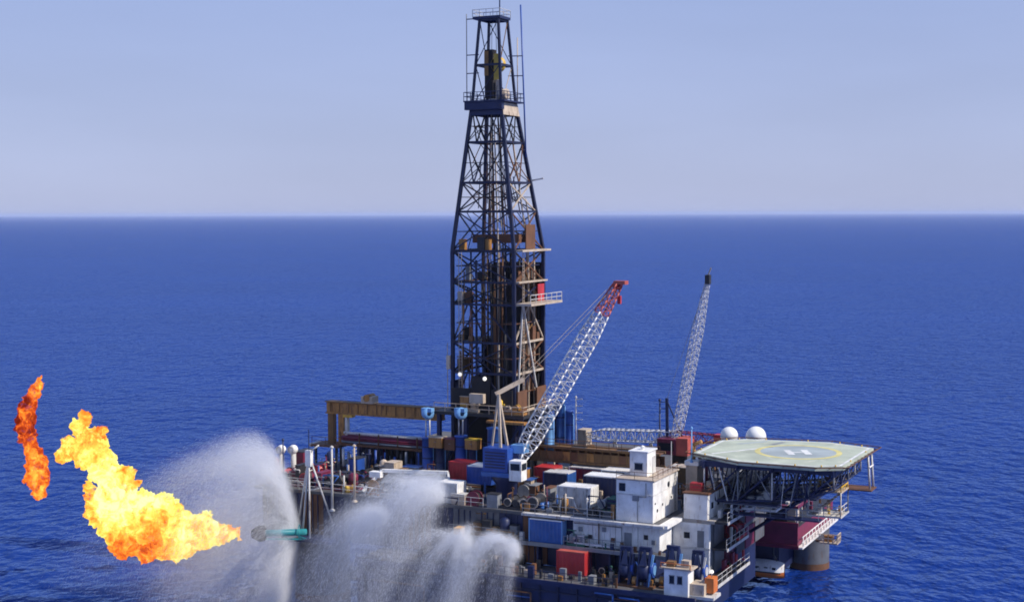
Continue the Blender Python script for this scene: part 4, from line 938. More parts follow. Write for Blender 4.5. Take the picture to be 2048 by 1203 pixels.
# ------------------------------------------------------------------ masts, tripod, frame roof
def pole(p, h, r, mat, label, arms=0, name='pole'):
    x, y, z = p
    t = thing(name, label, 'pole', p)
    part('shaft', MB().tube((x, y, z), (x, y, z + h), r, 8, r * 0.75), mat)
    part('foot', MB().lathe((x, y, z), [(r * 2.4, 0), (r * 2.4, 0.12), (r, 0.3)], 10), mat)
    part('cap', MB().lathe((x, y, z + h), [(r * 1.6, -0.05), (r * 1.6, 0.12), (0.01, 0.25)], 8), mat)
    for k in range(arms): part('arm', MB().beam((x, y, z + h - 0.25 - k * 0.9), (x + 0.9, y, z + h - 0.15 - k * 0.9), 0.09), mat)
pole((-13.0, -20.7, 13.0), 8.0, 0.16, 'dirty_white', 'taller pale pole at the deck edge right of the white tripod')
pole((-9.7, -20.7, 14.4), 7.0, 0.15, 'tan', 'second pale pole at the deck edge, above the middle of the spray')
pole((10.8, 1.0, DZ + 2.6), 8.2, 0.09, 'dirty_white', 'thin white pole with arms right of the derrick', 4)
pole((21.2, -19.8, 12.2), 5.0, 0.1, 'dirty_white', 'short white pole rising in front of the white main-deck container', 1)
pole((-22.6, -17.5, DZ), 5.6, 0.12, 'navy', 'dark slim pole above the maroon corner pump unit')
pole((18.6, 11.5, DZ), 9.6, 0.14, 'navy', 'dark navy mast standing close to the red-cabbed crane', 2)
pole((30.9, -11.4, 20.9), 4.0, 0.09, 'light_blue', 'thin bluish pole on the exhaust unit near the far crane', 0)
def vent(p, label):
    x, y, z = p
    t = thing('ventilator', label, 'ventilator', p)
    part('stem', MB().tube((x, y, z), (x, y, z + 3.6), 0.35, 10), 'dirty_white')
    part('cowl', MB().lathe((x, y, z + 4.0), sphere_prof(0.62, 8, -0.9), 14), 'white')
    part('mouth', MB().lathe((x, y - 0.45, z + 4.0), [(0.5, 0), (0.5, -0.2), (0.42, -0.2), (0.4, 0)], 14, (0, 1, 0)), 'dirty_white')
vent((-24.2, -15.6, DZ), 'white round-headed ventilator at the far left deck corner')
vent((-22.8, -14.9, DZ), 'second round-headed ventilator just right of the corner one')
def build_tripod():
    top = V3((-15.8, -21.6, 20.2))
    t = thing('boom_mast', 'white tripod mast standing at the hull edge over the teal boom root', 'mast', (-15.8, -21.5, 9.5))
    for f in ((-17.9, -21.3, 10.4), (-16.2, -22.6, 10.2), (-15.0, -22.8, 9.8), (-12.8, -21.0, 11.6)):
        m = lerp(top, f, 0.45)
        part('leg', MB().tube(V3(f), top + V3((0, 0, -0.3)), 0.12, 7), 'dirty_white')
    part('spread_frame', MB().tube(lerp(top, (-17.9, -21.3, 10.4), .5), lerp(top, (-12.8, -21, 11.6), .5), 0.08, 6), 'dirty_white')
    part('mast_head', MB().box(-16.2, -15.4, -21.9, -21.3, 18.6, 20.6), 'white')
    part('spar', MB().tube((-15.8, -21.6, 20.3), (-14.4, -21.5, 21.3), 0.1, 6), 'dirty_white')
    part('spike', MB().tube((-15.8, -21.6, 20.5), (-15.8, -21.6, 23.2), 0.07, 5), 'navy')
    part('sponson', MB().box(-19.2, -12.2, -22.9, -20.25, 9.2, 9.7), 'navy')
build_tripod()
def build_frame():
    t = thing('steel_shelter', 'white open steel frame with sloping front rising out of the spray', 'shelter', (-3, -17, DZ))
    A = [(-7.6, -17.6, 18.0), (0.6, -15.4, 18.0)]; B = [(-9.2, -19.6, 15.6), (2.2, -17.6, 15.6)]
    part('ridge_beam', MB().beam(A[0], A[1], 0.45, 0.4), 'white')
    part('rafter', MB().beam(A[0], B[0], 0.35), 'white')
    part('rafter', MB().beam(A[1], B[1], 0.25), 'dirty_white')
    part('eave_bracket', MB().box(-9.0, -7.4, -18.4, -17.4, 17.2, 17.9), 'white')
    for k in range(1, 7):
        a = lerp(A[0], A[1], k / 7); b = lerp(B[0], B[1], k / 7); part('rafter', MB().beam(a - V3((0, 0, .2)), b, 0.13), 'grey')
        part('post', MB().beam(a - V3((0, 0, .2)), (a.x, a.y, DZ), 0.14), 'dirty_white')
    part('sheet', MB().add([lerp(A[0], A[1], .12), A[1], lerp(A[1], B[1], .55), lerp(lerp(A[0], A[1], .12), lerp(B[0], B[1], .12), .55)], [(0, 1, 2, 3)]), 'grey')
build_frame()
def build_crate():
    t = thing('crate', 'small yellow-brown wooden crate with one pale side at the spray edge', 'crate', (6.6, -24.4, 12.0))
    x, y, z = 6.2, -24.3, 11.9
    part('stand', MB().box(5.9, 7.6, -24.5, -23.0, 9.0, 11.88), 'dark')
    for k in range(4): part('plank', MB().box(x, x + 0.75, y, y + 0.06, z + k * 0.36, z + k * 0.36 + 0.33), 'timber')
    for k in range(4): part('plank', MB().box(x + 0.76, x + 0.82, y, y + 1.2, z + k * 0.36, z + k * 0.36 + 0.33), 'tan')
    part('lid', MB().box(x - 0.03, x + 0.86, y - 0.03, y + 1.22, z + 1.44, z + 1.52), 'timber')
    part('core', MB().box(x + 0.02, x + 0.75, y + 0.07, y + 1.18, z, z + 1.43), 'brown')
build_crate()

# ------------------------------------------------------------------ small deck gear
def reel(p, r, w, mat, label):
    x, y, z = p
    t = thing('cable_reel', label, 'cable reel', p)
    for o in (-w / 2, w / 2): part('flange', MB().tube((x, y + o - .05, z + r), (x, y + o + .05, z + r), r, 18), mat)
    part('cable', MB().tube((x, y - w / 2 + .06, z + r), (x, y + w / 2 - .06, z + r), r * 0.72, 16), 'soot')
    part('stand', MB().beam((x - r, y - w / 2 - .12, z + .08), (x + r, y - w / 2 - .12, z + .08), 0.16).beam((x - r, y + w / 2 + .12, z + .08), (x + r, y + w / 2 + .12, z + .08), 0.16), mat)
reel((-8.0, -18.6, DZ), 0.95, 1.2, 'ochre', 'ochre cable reel near the white shelter frame')
reel((6.3, -19.2, DZ), 0.85, 1.0, 'maroon', 'maroon cable reel left of the blue crane pedestal')
reel((9.8, -12.4, DZ), 0.8, 1.0, 'dirty_white', 'off-white cable reel behind the blue crane')
def drums(spots, mat, label, group):
    x, y, z = spots[0]; src = None
    for k, (x, y, z) in enumerate(spots):
        if src is None:
            src = thing('oil_drum', label, 'drum', (x, y, z), group)
            part('drum_body', MB().lathe((x, y, z), [(0.02, 0.01), (0.29, 0.01), (0.3, 0.28), (0.315, 0.3), (0.3, 0.32), (0.3, 0.58), (0.315, 0.6), (0.3, 0.62), (0.29, 0.88), (0.02, 0.87)], 14), mat)
        else:
            r = src.copy(); COL.objects.link(r); r.location = W((x, y, z)); r['label'] = label
            for ch in src.children:
                c = ch.copy(); COL.objects.link(c); c.parent = r
drums([(14.2, -18.3, DZ), (14.9, -18.6, DZ), (14.5, -17.6, DZ), (15.2, -17.9, DZ)], 'mid_blue', 'blue oil drum in the cluster beside the white main-deck container', 'blue oil drums')
drums([(5.2, -17.6, DZ), (5.9, -17.9, DZ), (5.4, -18.5, DZ), (4.6, -18.2, DZ), (5.0, -16.9, DZ)], 'rust', 'rusty oil drum in the cluster left of the blue crane', 'rusty oil drums')
drums([(-11.6, -19.3, DZ), (-12.3, -19.1, DZ), (-11.2, -18.6, DZ)], 'yellow', 'yellow oil drum in the cluster between the pale poles', 'yellow oil drums')
drums([(21.2, -19.2, DZ), (21.9, -18.9, DZ), (22.6, -19.3, DZ)], 'dark', 'black oil drum in the row in front of the green pump unit', 'black oil drums')
def gear_box(p, L, D, H, mat, lid, label):
    x, y, z = p
    t = thing('equipment_locker', label, 'locker', p)
    part('body', MB().box(x, x + L, y, y + D, z, z + H), mat)
    part('lid', MB().box(x - .05, x + L + .05, y - .05, y + D + .05, z + H, z + H + .1), lid)
    part('handle', MB().tube((x + L * .4, y - .05, z + H * .6), (x + L * .6, y - .05, z + H * .6), 0.03, 5), 'grey')
gear_box((-5.6, -9.2, DZ + 4.6), 1.9, 1.4, 1.3, 'ochre', 'tan', 'ochre locker up between the two pale-headed cylinders')
gear_box((-0.4, -9.0, DZ + 4.7), 1.7, 1.3, 1.2, 'ochre', 'yellow', 'ochre locker just right of the T-headed cylinder')
gear_box((-3.4, -9.0, DZ + 4.4), 1.5, 1.3, 1.4, 'rust', 'maroon', 'rust-red locker between two ochre lockers')
gear_box((-9.2, -10.0, DZ), 2.4, 1.6, 1.9, 'navy', 'mid_blue', 'navy locker beside the foot of the leftmost cylinder')
gear_box((3.6, -20.1, DZ), 1.8, 1.2, 1.2, 'tan', 'dirty_white', 'tan locker right of the white container above the spray')
gear_box((8.4, -20.1, DZ), 1.4, 1.1, 1.6, 'grey', 'dark', 'grey locker at the deck edge below the blue crane')
skid((-15.5, -16.0, DZ), 6.0, 2.2, 2.9, ('navy', 'dark', 'plum', 'soot', 'grey', 'blue'), 'navy and plum pump row between the pale poles and the pipe rack', seed=26)
skid((-2.6, -17.0, DZ), 5.2, 2.6, 2.2, ('dark', 'grey', 'rust', 'navy', 'tan'), 'dark rusty machinery behind the white container above the spray', seed=27)
skid((4.0, -11.8, DZ + 0.2), 3.6, 2.0, 3.0, ('navy', 'dark', 'blue', 'soot', 'brown'), 'dark blue machinery behind the bright blue box', seed=28)
skid((12.6, -7.6, DZ), 4.0, 2.0, 2.0, ('dark', 'dirty_white', 'rust', 'grey', 'soot'), 'dark gear with white fittings between the container rows', seed=29)
skid((28.8, -8.0, DZ), 3.0, 3.0, 3.4, ('dark', 'brown', 'navy', 'tan', 'soot'), 'dark brown equipment right behind the exhaust unit', seed=30)

# ------------------------------------------------------------------ mooring winches and cabin at the near corner
def winch(p, s, label, m2='light_blue'):
    x, y, z = p
    t = thing('mooring_winch', label, 'winch', p, 'blue mooring winches at the near corner')
    for o in (-0.55 * s, 0.55 * s):
        c = part('side_frame', MB().add([(x + o - .09, y - 1.1 * s, z), (x + o + .09, y - 1.1 * s, z), (x + o + .09, y + 1.1 * s, z), (x + o - .09, y + 1.1 * s, z),
            (x + o - .09, y - .3 * s, z + 3.6 * s), (x + o + .09, y - .3 * s, z + 3.6 * s), (x + o + .09, y + .3 * s, z + 3.6 * s), (x + o - .09, y + .3 * s, z + 3.6 * s)],
            [(3, 2, 1, 0), (4, 5, 6, 7), (0, 1, 5, 4), (1, 2, 6, 5), (2, 3, 7, 6), (3, 0, 4, 7)]), 'navy')
    part('drum', MB().tube((x - .5 * s, y, z + 1.5 * s), (x + .5 * s, y, z + 1.5 * s), 0.95 * s, 18), 'navy')
    part('cross_head', MB().box(x - .62 * s, x + .62 * s, y - .22 * s, y + .22 * s, z + 3.5 * s, z + 3.95 * s), 'navy')
    part('fairlead', MB().add([(x - .4 * s, y - .8 * s, z + 2.2 * s), (x + .4 * s, y - .8 * s, z + 2.2 * s), (x + .4 * s, y - .3 * s, z + 2.2 * s), (x - .4 * s, y - .3 * s, z + 2.2 * s), (x - .1, y - .3 * s, z + 3.7 * s), (x + .1, y - .3 * s, z + 3.7 * s), (x + .1, y - .15 * s, z + 3.7 * s), (x - .1, y - .15 * s, z + 3.7 * s)], [(3, 2, 1, 0), (4, 5, 6, 7), (0, 1, 5, 4), (1, 2, 6, 5), (2, 3, 7, 6), (3, 0, 4, 7)]), 'navy')
    part('gypsy', MB().tube((x + .66 * s, y, z + 1.7 * s), (x + 0.95 * s, y, z + 1.7 * s), 0.75 * s, 16), 'blue')
    part('brake_band', MB().tube((x + .96 * s, y, z + 1.7 * s), (x + 1.02 * s, y, z + 1.7 * s), 0.5 * s, 14), m2)
    part('brace_arm', MB().beam((x + .6 * s, y - .9 * s, z + .2), (x + .9 * s, y - .2 * s, z + 3.3 * s), 0.22 * s), m2)
    part('base', MB().box(x - s, x + 1.1 * s, y - 1.3 * s, y + 1.3 * s, z - 0.02, z + 0.2), 'rust')
    part('motor', MB().tube((x - 1.1 * s, y - .6 * s, z + .6 * s), (x - .65 * s, y - .6 * s, z + .6 * s), .4 * s, 12), 'ochre')
winch((27.5, -23.4, 9.02), 1.05, 'leftmost dark blue mooring winch, next to the lowest ledge gear', 'navy')
winch((29.8, -23.6, 9.02), 1.1, 'second blue mooring winch with pale blue arm', 'light_blue')
winch((32.6, -22.4, 9.02), 1.15, 'third mooring winch just behind the white control cabin', 'light_blue')
winch((35.0, -21.0, 9.02), 1.0, 'rightmost mooring winch with pale hoops beside the side gallery', 'dirty_white')
def build_cabin():
    t = thing('control_cabin', 'small white control cabin with two windows at the nearest deck corner', 'cabin', (34, -25.6, 9))
    part('wall', MB().box(32.9, 35.6, -26.2, -24.3, 9.0, 11.9), 'white')
    part('roof', MB().box(32.4, 36.0, -26.35, -24.1, 11.9, 12.05), 'tan')
    for x in (33.5, 34.4):
        w = part('window', MB().box(x, x + 0.55, -26.24, -26.202, 10.4, 11.2), 'glass_dark')
        part('window_frame', MB().box(x - 0.05, x + 0.6, -26.26, -26.203, 11.2, 11.28).box(x - 0.05, x + 0.6, -26.26, -26.203, 10.32, 10.4), 'grey', w)
    part('roof_rail', MB().box(32.5, 35.9, -26.3, -26.2, 12.5, 12.58).box(32.5, 32.58, -26.3, -26.2, 12.05, 12.5).box(35.8, 35.9, -26.3, -26.2, 12.05, 12.5), 'orange')
    part('roof_box', MB().box(33.0, 33.9, -25.8, -25.0, 12.05, 12.6), 'brown')
    part('roof_box', MB().box(34.6, 35.5, -25.6, -24.8, 12.05, 12.8), 'tan')
    part('side_bin', MB().box(35.62, 37.2, -25.6, -23.6, 9.2, 10.4), 'tan')
    part('side_bin', MB().box(37.0, 38.0, -24.8, -23.4, 9.4, 11.0), 'orange')
    part('shelf', MB().box(35.6, 38.3, -25.8, -23.2, 8.85, 9.18), 'dirty_white')
    part('lamp', MB().lathe((37.6, -24.2, 11.6), sphere_prof(0.22, 6, -0.9), 8), 'lamp_glow')
    part('lamp_post', MB().tube((37.6, -24.2, 11.0), (37.6, -24.2, 11.5), 0.05, 5), 'grey')
build_cabin()
def build_lifeboat():
    t = thing('lifeboat', 'white enclosed lifeboat with orange bottom hanging under the plum side bay', 'lifeboat', (32, 16.5, 1.2))
    secs = []; n = 14
    def hullsec(u, k):
        f = max(0.05, 1 - abs(u) ** 2.6); w = 1.5 * f ** 0.6
        return w
    def shell(prof, name, mat):
        mb = MB(); vs = []; m = len(prof)
        for i in range(n + 1):
            u = -1 + 2 * i / n; f = max(0.04, (1 - abs(u) ** 2.8)) ** 0.55
            for yy, zz in prof: vs.append((32 + u * 2.6, 16.5 + yy * f * 1.25, 1.9 + zz * (0.75 + 0.25 * f)))
        fs = [(i * m + j, (i + 1) * m + j, (i + 1) * m + j + 1, i * m + j + 1) for i in range(n) for j in range(m - 1)]
        mb.add(vs, fs, True); return part(name, mb, mat)
    shell([(-1, 0), (-0.95, -.4), (-0.7, -.8), (0, -1.05), (0.7, -.8), (0.95, -.4), (1, 0)], 'hull', 'orange')
    shell([(1.02, -.02), (1.0, 0.5), (0.75, 1.0), (0.35, 1.35), (0, 1.45), (-0.35, 1.35), (-0.75, 1.0), (-1.0, 0.5), (-1.02, -.02)], 'canopy', 'white')
    part('rubbing_strip', MB().box(29.6, 34.4, 15.2, 15.26, 1.82, 1.98), 'dark')
    for x in (30.9, 32.1, 33.2): part('window', MB().box(x, x + 0.5, 15.28, 15.34, 2.3, 2.6), 'glass_dark')
    for x in (30.4, 33.6):
        part('davit', MB().path([(x, 14.6, 6.3), (x, 14.4, 4.6), (x, 15.6, 3.8)], 0.16, 6), 'dark'); part('fall_rope', MB().tube((x, 16.3, 3.2), (x, 16.3, 6.4), 0.05, 4), 'dark')
build_lifeboat()
def build_ropebox():
    t = thing('basket', 'small tan access basket hanging beyond the white-railed side bay', 'basket', (40, 20, 6))
    part('floor', MB().box(39.0, 41.4, 17.5, 19.5, 6.0, 6.2), 'tan')
    railing([(39.0, 17.5, 6.2), (41.4, 17.5, 6.2), (41.4, 19.5, 6.2)], 'tan', r=0.07, step=0.6)
    part('arm', MB().beam((38.3, 18.5, 6.1), (39.0, 18.5, 6.1), 0.3), 'rust')
    part('box', MB().box(39.4, 40.6, 18.0, 19.2, 6.2, 7.0), 'ochre')
build_ropebox()

# ------------------------------------------------------------------ flare boom
def build_flare_boom():
    t = thing('flare_boom', 'teal flare boom pipe ending in a black burner nozzle inside the spray', 'flare boom', (-17, -22.5, 10))
    a = V3((-15.6, -22.7, 10.5)); b = V3((-19.2, -27.0, 10.86)); c = V3((-20.2, -27.5, 10.81))
    part('boom_pipe', MB().tube(a, b, 0.42, 16), 'teal')
    part('boom_frame', MB().beam(a + V3((0, 0, -.9)), b + V3((0, 0, -.7)), 0.16).beam(a + V3((.3, 0, -.9)), lerp(a, b, .4), 0.1).beam(lerp(a, b, .4) + V3((0, 0, -.8)), lerp(a, b, .7), 0.1), 'teal')
    d = (c - b).normalized()
    part('burner_nozzle', MB().lathe(b, [(0.6, -0.5), (0.95, -0.3), (1.0, 0.4), (0.7, 0.9), (0.5, 1.25), (0.3, 1.25), (0.25, 0.4)], 18, d), 'soot')
    part('spray_ring', MB().lathe(lerp(a, b, 0.15), [(0.9, -.06), (1.0, 0), (0.9, .06), (0.8, 0), (0.9, -.06)], 24, d), 'teal')
build_flare_boom()

# ------------------------------------------------------------------ water spray: real droplets thrown on ballistic arcs
def at(px, py, Y):
    """point of the place seen at that spot of the photograph, Y metres out"""
    u = (px - 1024) / FPX; v = -(py - 601.5) / FPX
    d = fwd + rt * u + up * v
    return V3((0, 0, CAM_H)) + d * (Y / d.y)
m, n, l, b = nodes_of('water_droplets')
df = n.new('ShaderNodeBsdfDiffuse'); df.inputs[0].default_value = (0.82, 0.84, 0.88, 1)
tr = n.new('ShaderNodeBsdfTranslucent'); tr.inputs[0].default_value = (0.82, 0.84, 0.88, 1)
mx = n.new('ShaderNodeMixShader'); mx.inputs[0].default_value = 0.5
l.new(df.outputs[0], mx.inputs[1]); l.new(tr.outputs[0], mx.inputs[2]); l.new(mx.outputs[0], n['Material Output'].inputs['Surface'])
MATS['water_droplets'] = m
def mist_material(name, aniso=0.0):
    m = bpy.data.materials.new(name); m.use_nodes = True; n = m.node_tree.nodes; l = m.node_tree.links
    n.remove(n['Principled BSDF'])
    pv = n.new('ShaderNodeVolumePrincipled'); pv.inputs['Color'].default_value = (0.985, 0.988, 0.995, 1); pv.inputs['Density'].default_value = 1.0; pv.inputs['Anisotropy'].default_value = aniso
    l.new(pv.outputs[0], n['Material Output'].inputs['Volume'])
    return m
MIST = mist_material('water_mist')
def smooth(H, k):
    for _ in range(k):
        for ax in range(3):
            q = np.pad(H, [(1, 1) if i == ax else (0, 0) for i in range(3)])
            sl = lambda a, b: tuple(slice(a, b) if i == ax else slice(None) for i in range(3))
            H = 0.25 * q[sl(0, -2)] + 0.5 * q[sl(1, -1)] + 0.25 * q[sl(2, None)]
    return H
def mist(name, label, P, Wt, cell, k, sigma):
    """the finest drops, too small to see one by one: their count per cell becomes the density of a fog grid"""
    lo = P.min(0) - cell * (k + 2); hi = P.max(0) + cell * (k + 2); lo[2] = 0.02
    n = np.ceil((hi - lo) / cell).astype(int); hi = lo + n * cell
    H, _ = np.histogramdd(P, bins=n, range=list(zip(lo, hi)), weights=Wt)
    H = smooth(H, k) * sigma
    me = bpy.data.meshes.new(name); me.vertices.add(H.size)
    a = me.attributes.new('thickness', 'FLOAT', 'POINT'); a.data.foreach_set('value', H.transpose(2, 1, 0).ravel().astype(np.float32))
    o = bpy.data.objects.new(name, me); COL.objects.link(o); tag(o, label, 'spray', None, 'stuff'); me.materials.append(MIST)
    g = bpy.data.node_groups.new(name, 'GeometryNodeTree')
    g.interface.new_socket('Geometry', in_out='INPUT', socket_type='NodeSocketGeometry'); g.interface.new_socket('Geometry', in_out='OUTPUT', socket_type='NodeSocketGeometry')
    N = g.nodes; L = g.links; gi = N.new('NodeGroupInput'); go = N.new('NodeGroupOutput')
    pos = N.new('GeometryNodeInputPosition'); sub = N.new('ShaderNodeVectorMath'); sub.operation = 'SUBTRACT'; sub.inputs[1].default_value = lo
    scl = N.new('ShaderNodeVectorMath'); scl.operation = 'SCALE'; scl.inputs['Scale'].default_value = 1 / cell
    fl = N.new('ShaderNodeVectorMath'); fl.operation = 'FLOOR'; sp = N.new('ShaderNodeSeparateXYZ')
    L.new(pos.outputs[0], sub.inputs[0]); L.new(sub.outputs[0], scl.inputs[0]); L.new(scl.outputs[0], fl.inputs[0]); L.new(fl.outputs[0], sp.inputs[0])
    def mad(x, m, y):
        q = N.new('ShaderNodeMath'); q.operation = 'MULTIPLY_ADD'; L.new(x, q.inputs[0]); q.inputs[1].default_value = m; L.new(y, q.inputs[2]); return q.outputs[0]
    def clampf(x, top):
        q = N.new('ShaderNodeClamp'); L.new(x, q.inputs[0]); q.inputs[2].default_value = top; return q.outputs[0]
    ix, iy, iz = (clampf(sp.outputs[i], float(n[i] - 1)) for i in range(3))
    idx = mad(mad(iz, float(n[1]), iy), float(n[0]), ix)
    na = N.new('GeometryNodeInputNamedAttribute'); na.data_type = 'FLOAT'; na.inputs['Name'].default_value = 'thickness'
    si = N.new('GeometryNodeSampleIndex'); si.data_type = 'FLOAT'; si.domain = 'POINT'; si.clamp = True
    L.new(gi.outputs[0], si.inputs['Geometry']); L.new(na.outputs['Attribute'], si.inputs['Value']); L.new(idx, si.inputs['Index'])
    vc = N.new('GeometryNodeVolumeCube'); L.new(si.outputs[0], vc.inputs['Density'])
    vc.inputs['Min'].default_value = lo + cell / 2; vc.inputs['Max'].default_value = hi - cell / 2
    for nm, v in zip(('Resolution X', 'Resolution Y', 'Resolution Z'), n): vc.inputs[nm].default_value = int(v)
    sm = N.new('GeometryNodeSetMaterial'); sm.inputs['Material'].default_value = MIST
    L.new(vc.outputs[0], sm.inputs[0]); L.new(sm.outputs[0], go.inputs[0])
    md = o.modifiers.new('fog', 'NODES'); md.node_group = g
def simulate(batches, f):
    P, D, Wd, Ln = [], [], [], []
    for (E, jets, N, tp, s0, s1, wind, w, ln, tmin) in batches:
        N = int(N * f); jets = np.asarray(jets, float); E = np.asarray(E, float)
        k = RNG.integers(0, len(jets), N); v0 = jets[k] * RNG.uniform(0.9, 1.03, (N, 1)) + RNG.normal(0, 0.22, (N, 3))
        th = (v0[:, 2] + np.sqrt(v0[:, 2] ** 2 + 2 * 9.8 * max(0.5, E[2]))) / 9.8
        t = tmin + (th - tmin) * RNG.random(N) ** tp
        pos = E + v0 * t[:, None]; pos[:, 2] -= 4.9 * t ** 2; pos[:, 0] += wind * t ** 2
        pos += RNG.normal(0, 1, (N, 3)) * (s0 + s1 * t[:, None])
        vel = v0.copy(); vel[:, 2] -= 9.8 * t; vel[:, 0] += 2 * wind * t
        ok = pos[:, 2] > 0.1
        P.append(pos[ok]); D.append(vel[ok]); q = ok.sum()
        Wd.append(w * RNG.uniform(0.5, 1.4, q)); Ln.append(ln * RNG.uniform(0.4, 1.5, q))
    return [np.concatenate(x) for x in (P, D, Wd, Ln)]
def spray(name, label, cat, batches, drops, sigma, mist_label):
    """batches of (origin, jet velocities, count, t power, spread0, spread1, wind, width, length, t start)"""
    P, D, Wd, Ln = simulate(batches, 1.0)
    mist('mist', mist_label, P, None, 0.26, 2, sigma * 2.0)
    P, D, Wd, Ln = simulate(batches, drops)
    Wd = Wd[:, None]; Ln = Ln[:, None]
    D /= np.linalg.norm(D, axis=1, keepdims=True)
    U = np.cross(D, RNG.normal(0, 1, D.shape)); U /= np.linalg.norm(U, axis=1, keepdims=True)
    N = len(P); vs = np.empty((N, 3, 3))
    vs[:, 0] = P - D * Ln / 2 - U * Wd; vs[:, 1] = P - D * Ln / 2 + U * Wd; vs[:, 2] = P + D * Ln / 2
    fs = np.arange(N * 3)
    org = np.array([P[:, 0].mean(), P[:, 1].mean(), 0.0])
    me = bpy.data.meshes.new(name); V = (vs.reshape(-1, 3) - org).astype(np.float32)
    me.vertices.add(len(V)); me.vertices.foreach_set('co', V.ravel())
    me.loops.add(len(fs)); me.loops.foreach_set('vertex_index', fs.astype(np.int32))
    me.polygons.add(len(fs) // 3); me.polygons.foreach_set('loop_start', np.arange(0, len(fs), 3, dtype=np.int32))
    me.update(calc_edges=True); me.materials.append(MATS['water_droplets'])
    o = bpy.data.objects.new(name, me); COL.objects.link(o); o.location = org
    tag(o, label, cat, None, 'stuff')
def disc_jets(n, s, vx, a0=0, a1=360):
    out = []
    for i in range(n):
        a = R(a0 + (a1 - a0) * (i + RNG.uniform(-0.3, 0.3)) / n); q = s * RNG.uniform(0.82, 1.0)
        cy = q * math.cos(a); out.append((vx * RNG.uniform(0.7, 1.25), cy if cy > 0 else cy * 0.58, q * math.sin(a)))
    return out
E1 = at(592, 1056, 176.6); BACK = V3((0, 6, 0))
up_jets = [(-RNG.uniform(2.5, 10.0), RNG.uniform(0, 6), RNG.uniform(3.0, 12.5)) for _ in range(24)]
crown_jets = [(-2.6, 1.0, 14.6), (-2.9, -1.5, 14.9), (-3.3, 2.5, 14.6), (-4.6, 2.0, 14.4), (-5.0, 0.5, 14.1), (-6.8, 2.5, 13.2), (-3.0, -3.5, 14.0), (-8.6, 3.0, 12.2)]
spray('water_spray', 'white curtain of water spray fanning out around the flare boom nozzle', 'spray', [
    (E1, disc_jets(70, 14.4, -3.0), 330000, 1.0, 0.08, 0.16, -0.5, 0.0085, 0.38, 0.03),
    (E1, crown_jets, 190000, 0.85, 0.10, 0.24, -0.5, 0.0085, 0.42, 0.03),
    (E1 + BACK * 0.4, disc_jets(40, 13.8, -3.2), 160000, 1.0, 0.12, 0.40, -0.6, 0.0085, 0.34, 0.03),
    (E1 + BACK * 0.6, up_jets, 330000, 0.7, 0.2, 0.6, -0.8, 0.008, 0.28, 0.1),
    (E1 + BACK, disc_jets(40, 9, -4.0), 340000, 0.8, 0.3, 1.2, -1.5, 0.008, 0.22, 0.1)], 0.14, 0.0115, 'soft white mist drifting off the spray curtain at the flare boom')
E2 = at(1037, 1113, 160); E3 = at(885, 1002, 165); E4 = at(935, 1090, 162); E5 = at(770, 1035, 168)
def fan(n, vx0, vx1, vz0, vz1, vy=1.2):
    return [(-RNG.uniform(vx0, vx1), RNG.uniform(-vy * 1.6, vy * 0.5), RNG.uniform(vz0, vz1)) for _ in range(n)]
spray('water_spray', 'greyish water spray falling past the hull front in tall arcs', 'spray', [
    (E2, fan(12, 0.6, 6.0, 3.5, 7.2), 90000, 0.9, 0.06, 0.12, 0.0, 0.0085, 0.38, 0.02),
    (E2, fan(4, 3.2, 4.6, 6.8, 7.3), 40000, 0.8, 0.06, 0.12, 0.0, 0.0085, 0.4, 0.02),
    (E4, fan(20, -0.5, 6.5, 3.0, 6.8), 150000, 0.9, 0.12, 0.16, 0.0, 0.0085, 0.42, 0.02),
    (E3, fan(34, 0.5, 8.0, 3.5, 8.4, 2.0), 200000, 0.9, 0.15, 0.20, 0.0, 0.0085, 0.42, 0.08),
    (E3, fan(20, 0.5, 8.0, 3.0, 7.6, 2.0), 90000, 0.9, 0.25, 0.55, 0.0, 0.008, 0.34, 0.1),
    (E5, fan(24, 0.5, 6.5, 1.0, 4.5, 2.0), 150000, 1.0, 0.35, 0.35, 0.0, 0.008, 0.38, 0.1)], 0.13, 0.009, 'thin grey mist hanging in the spray along the hull front')

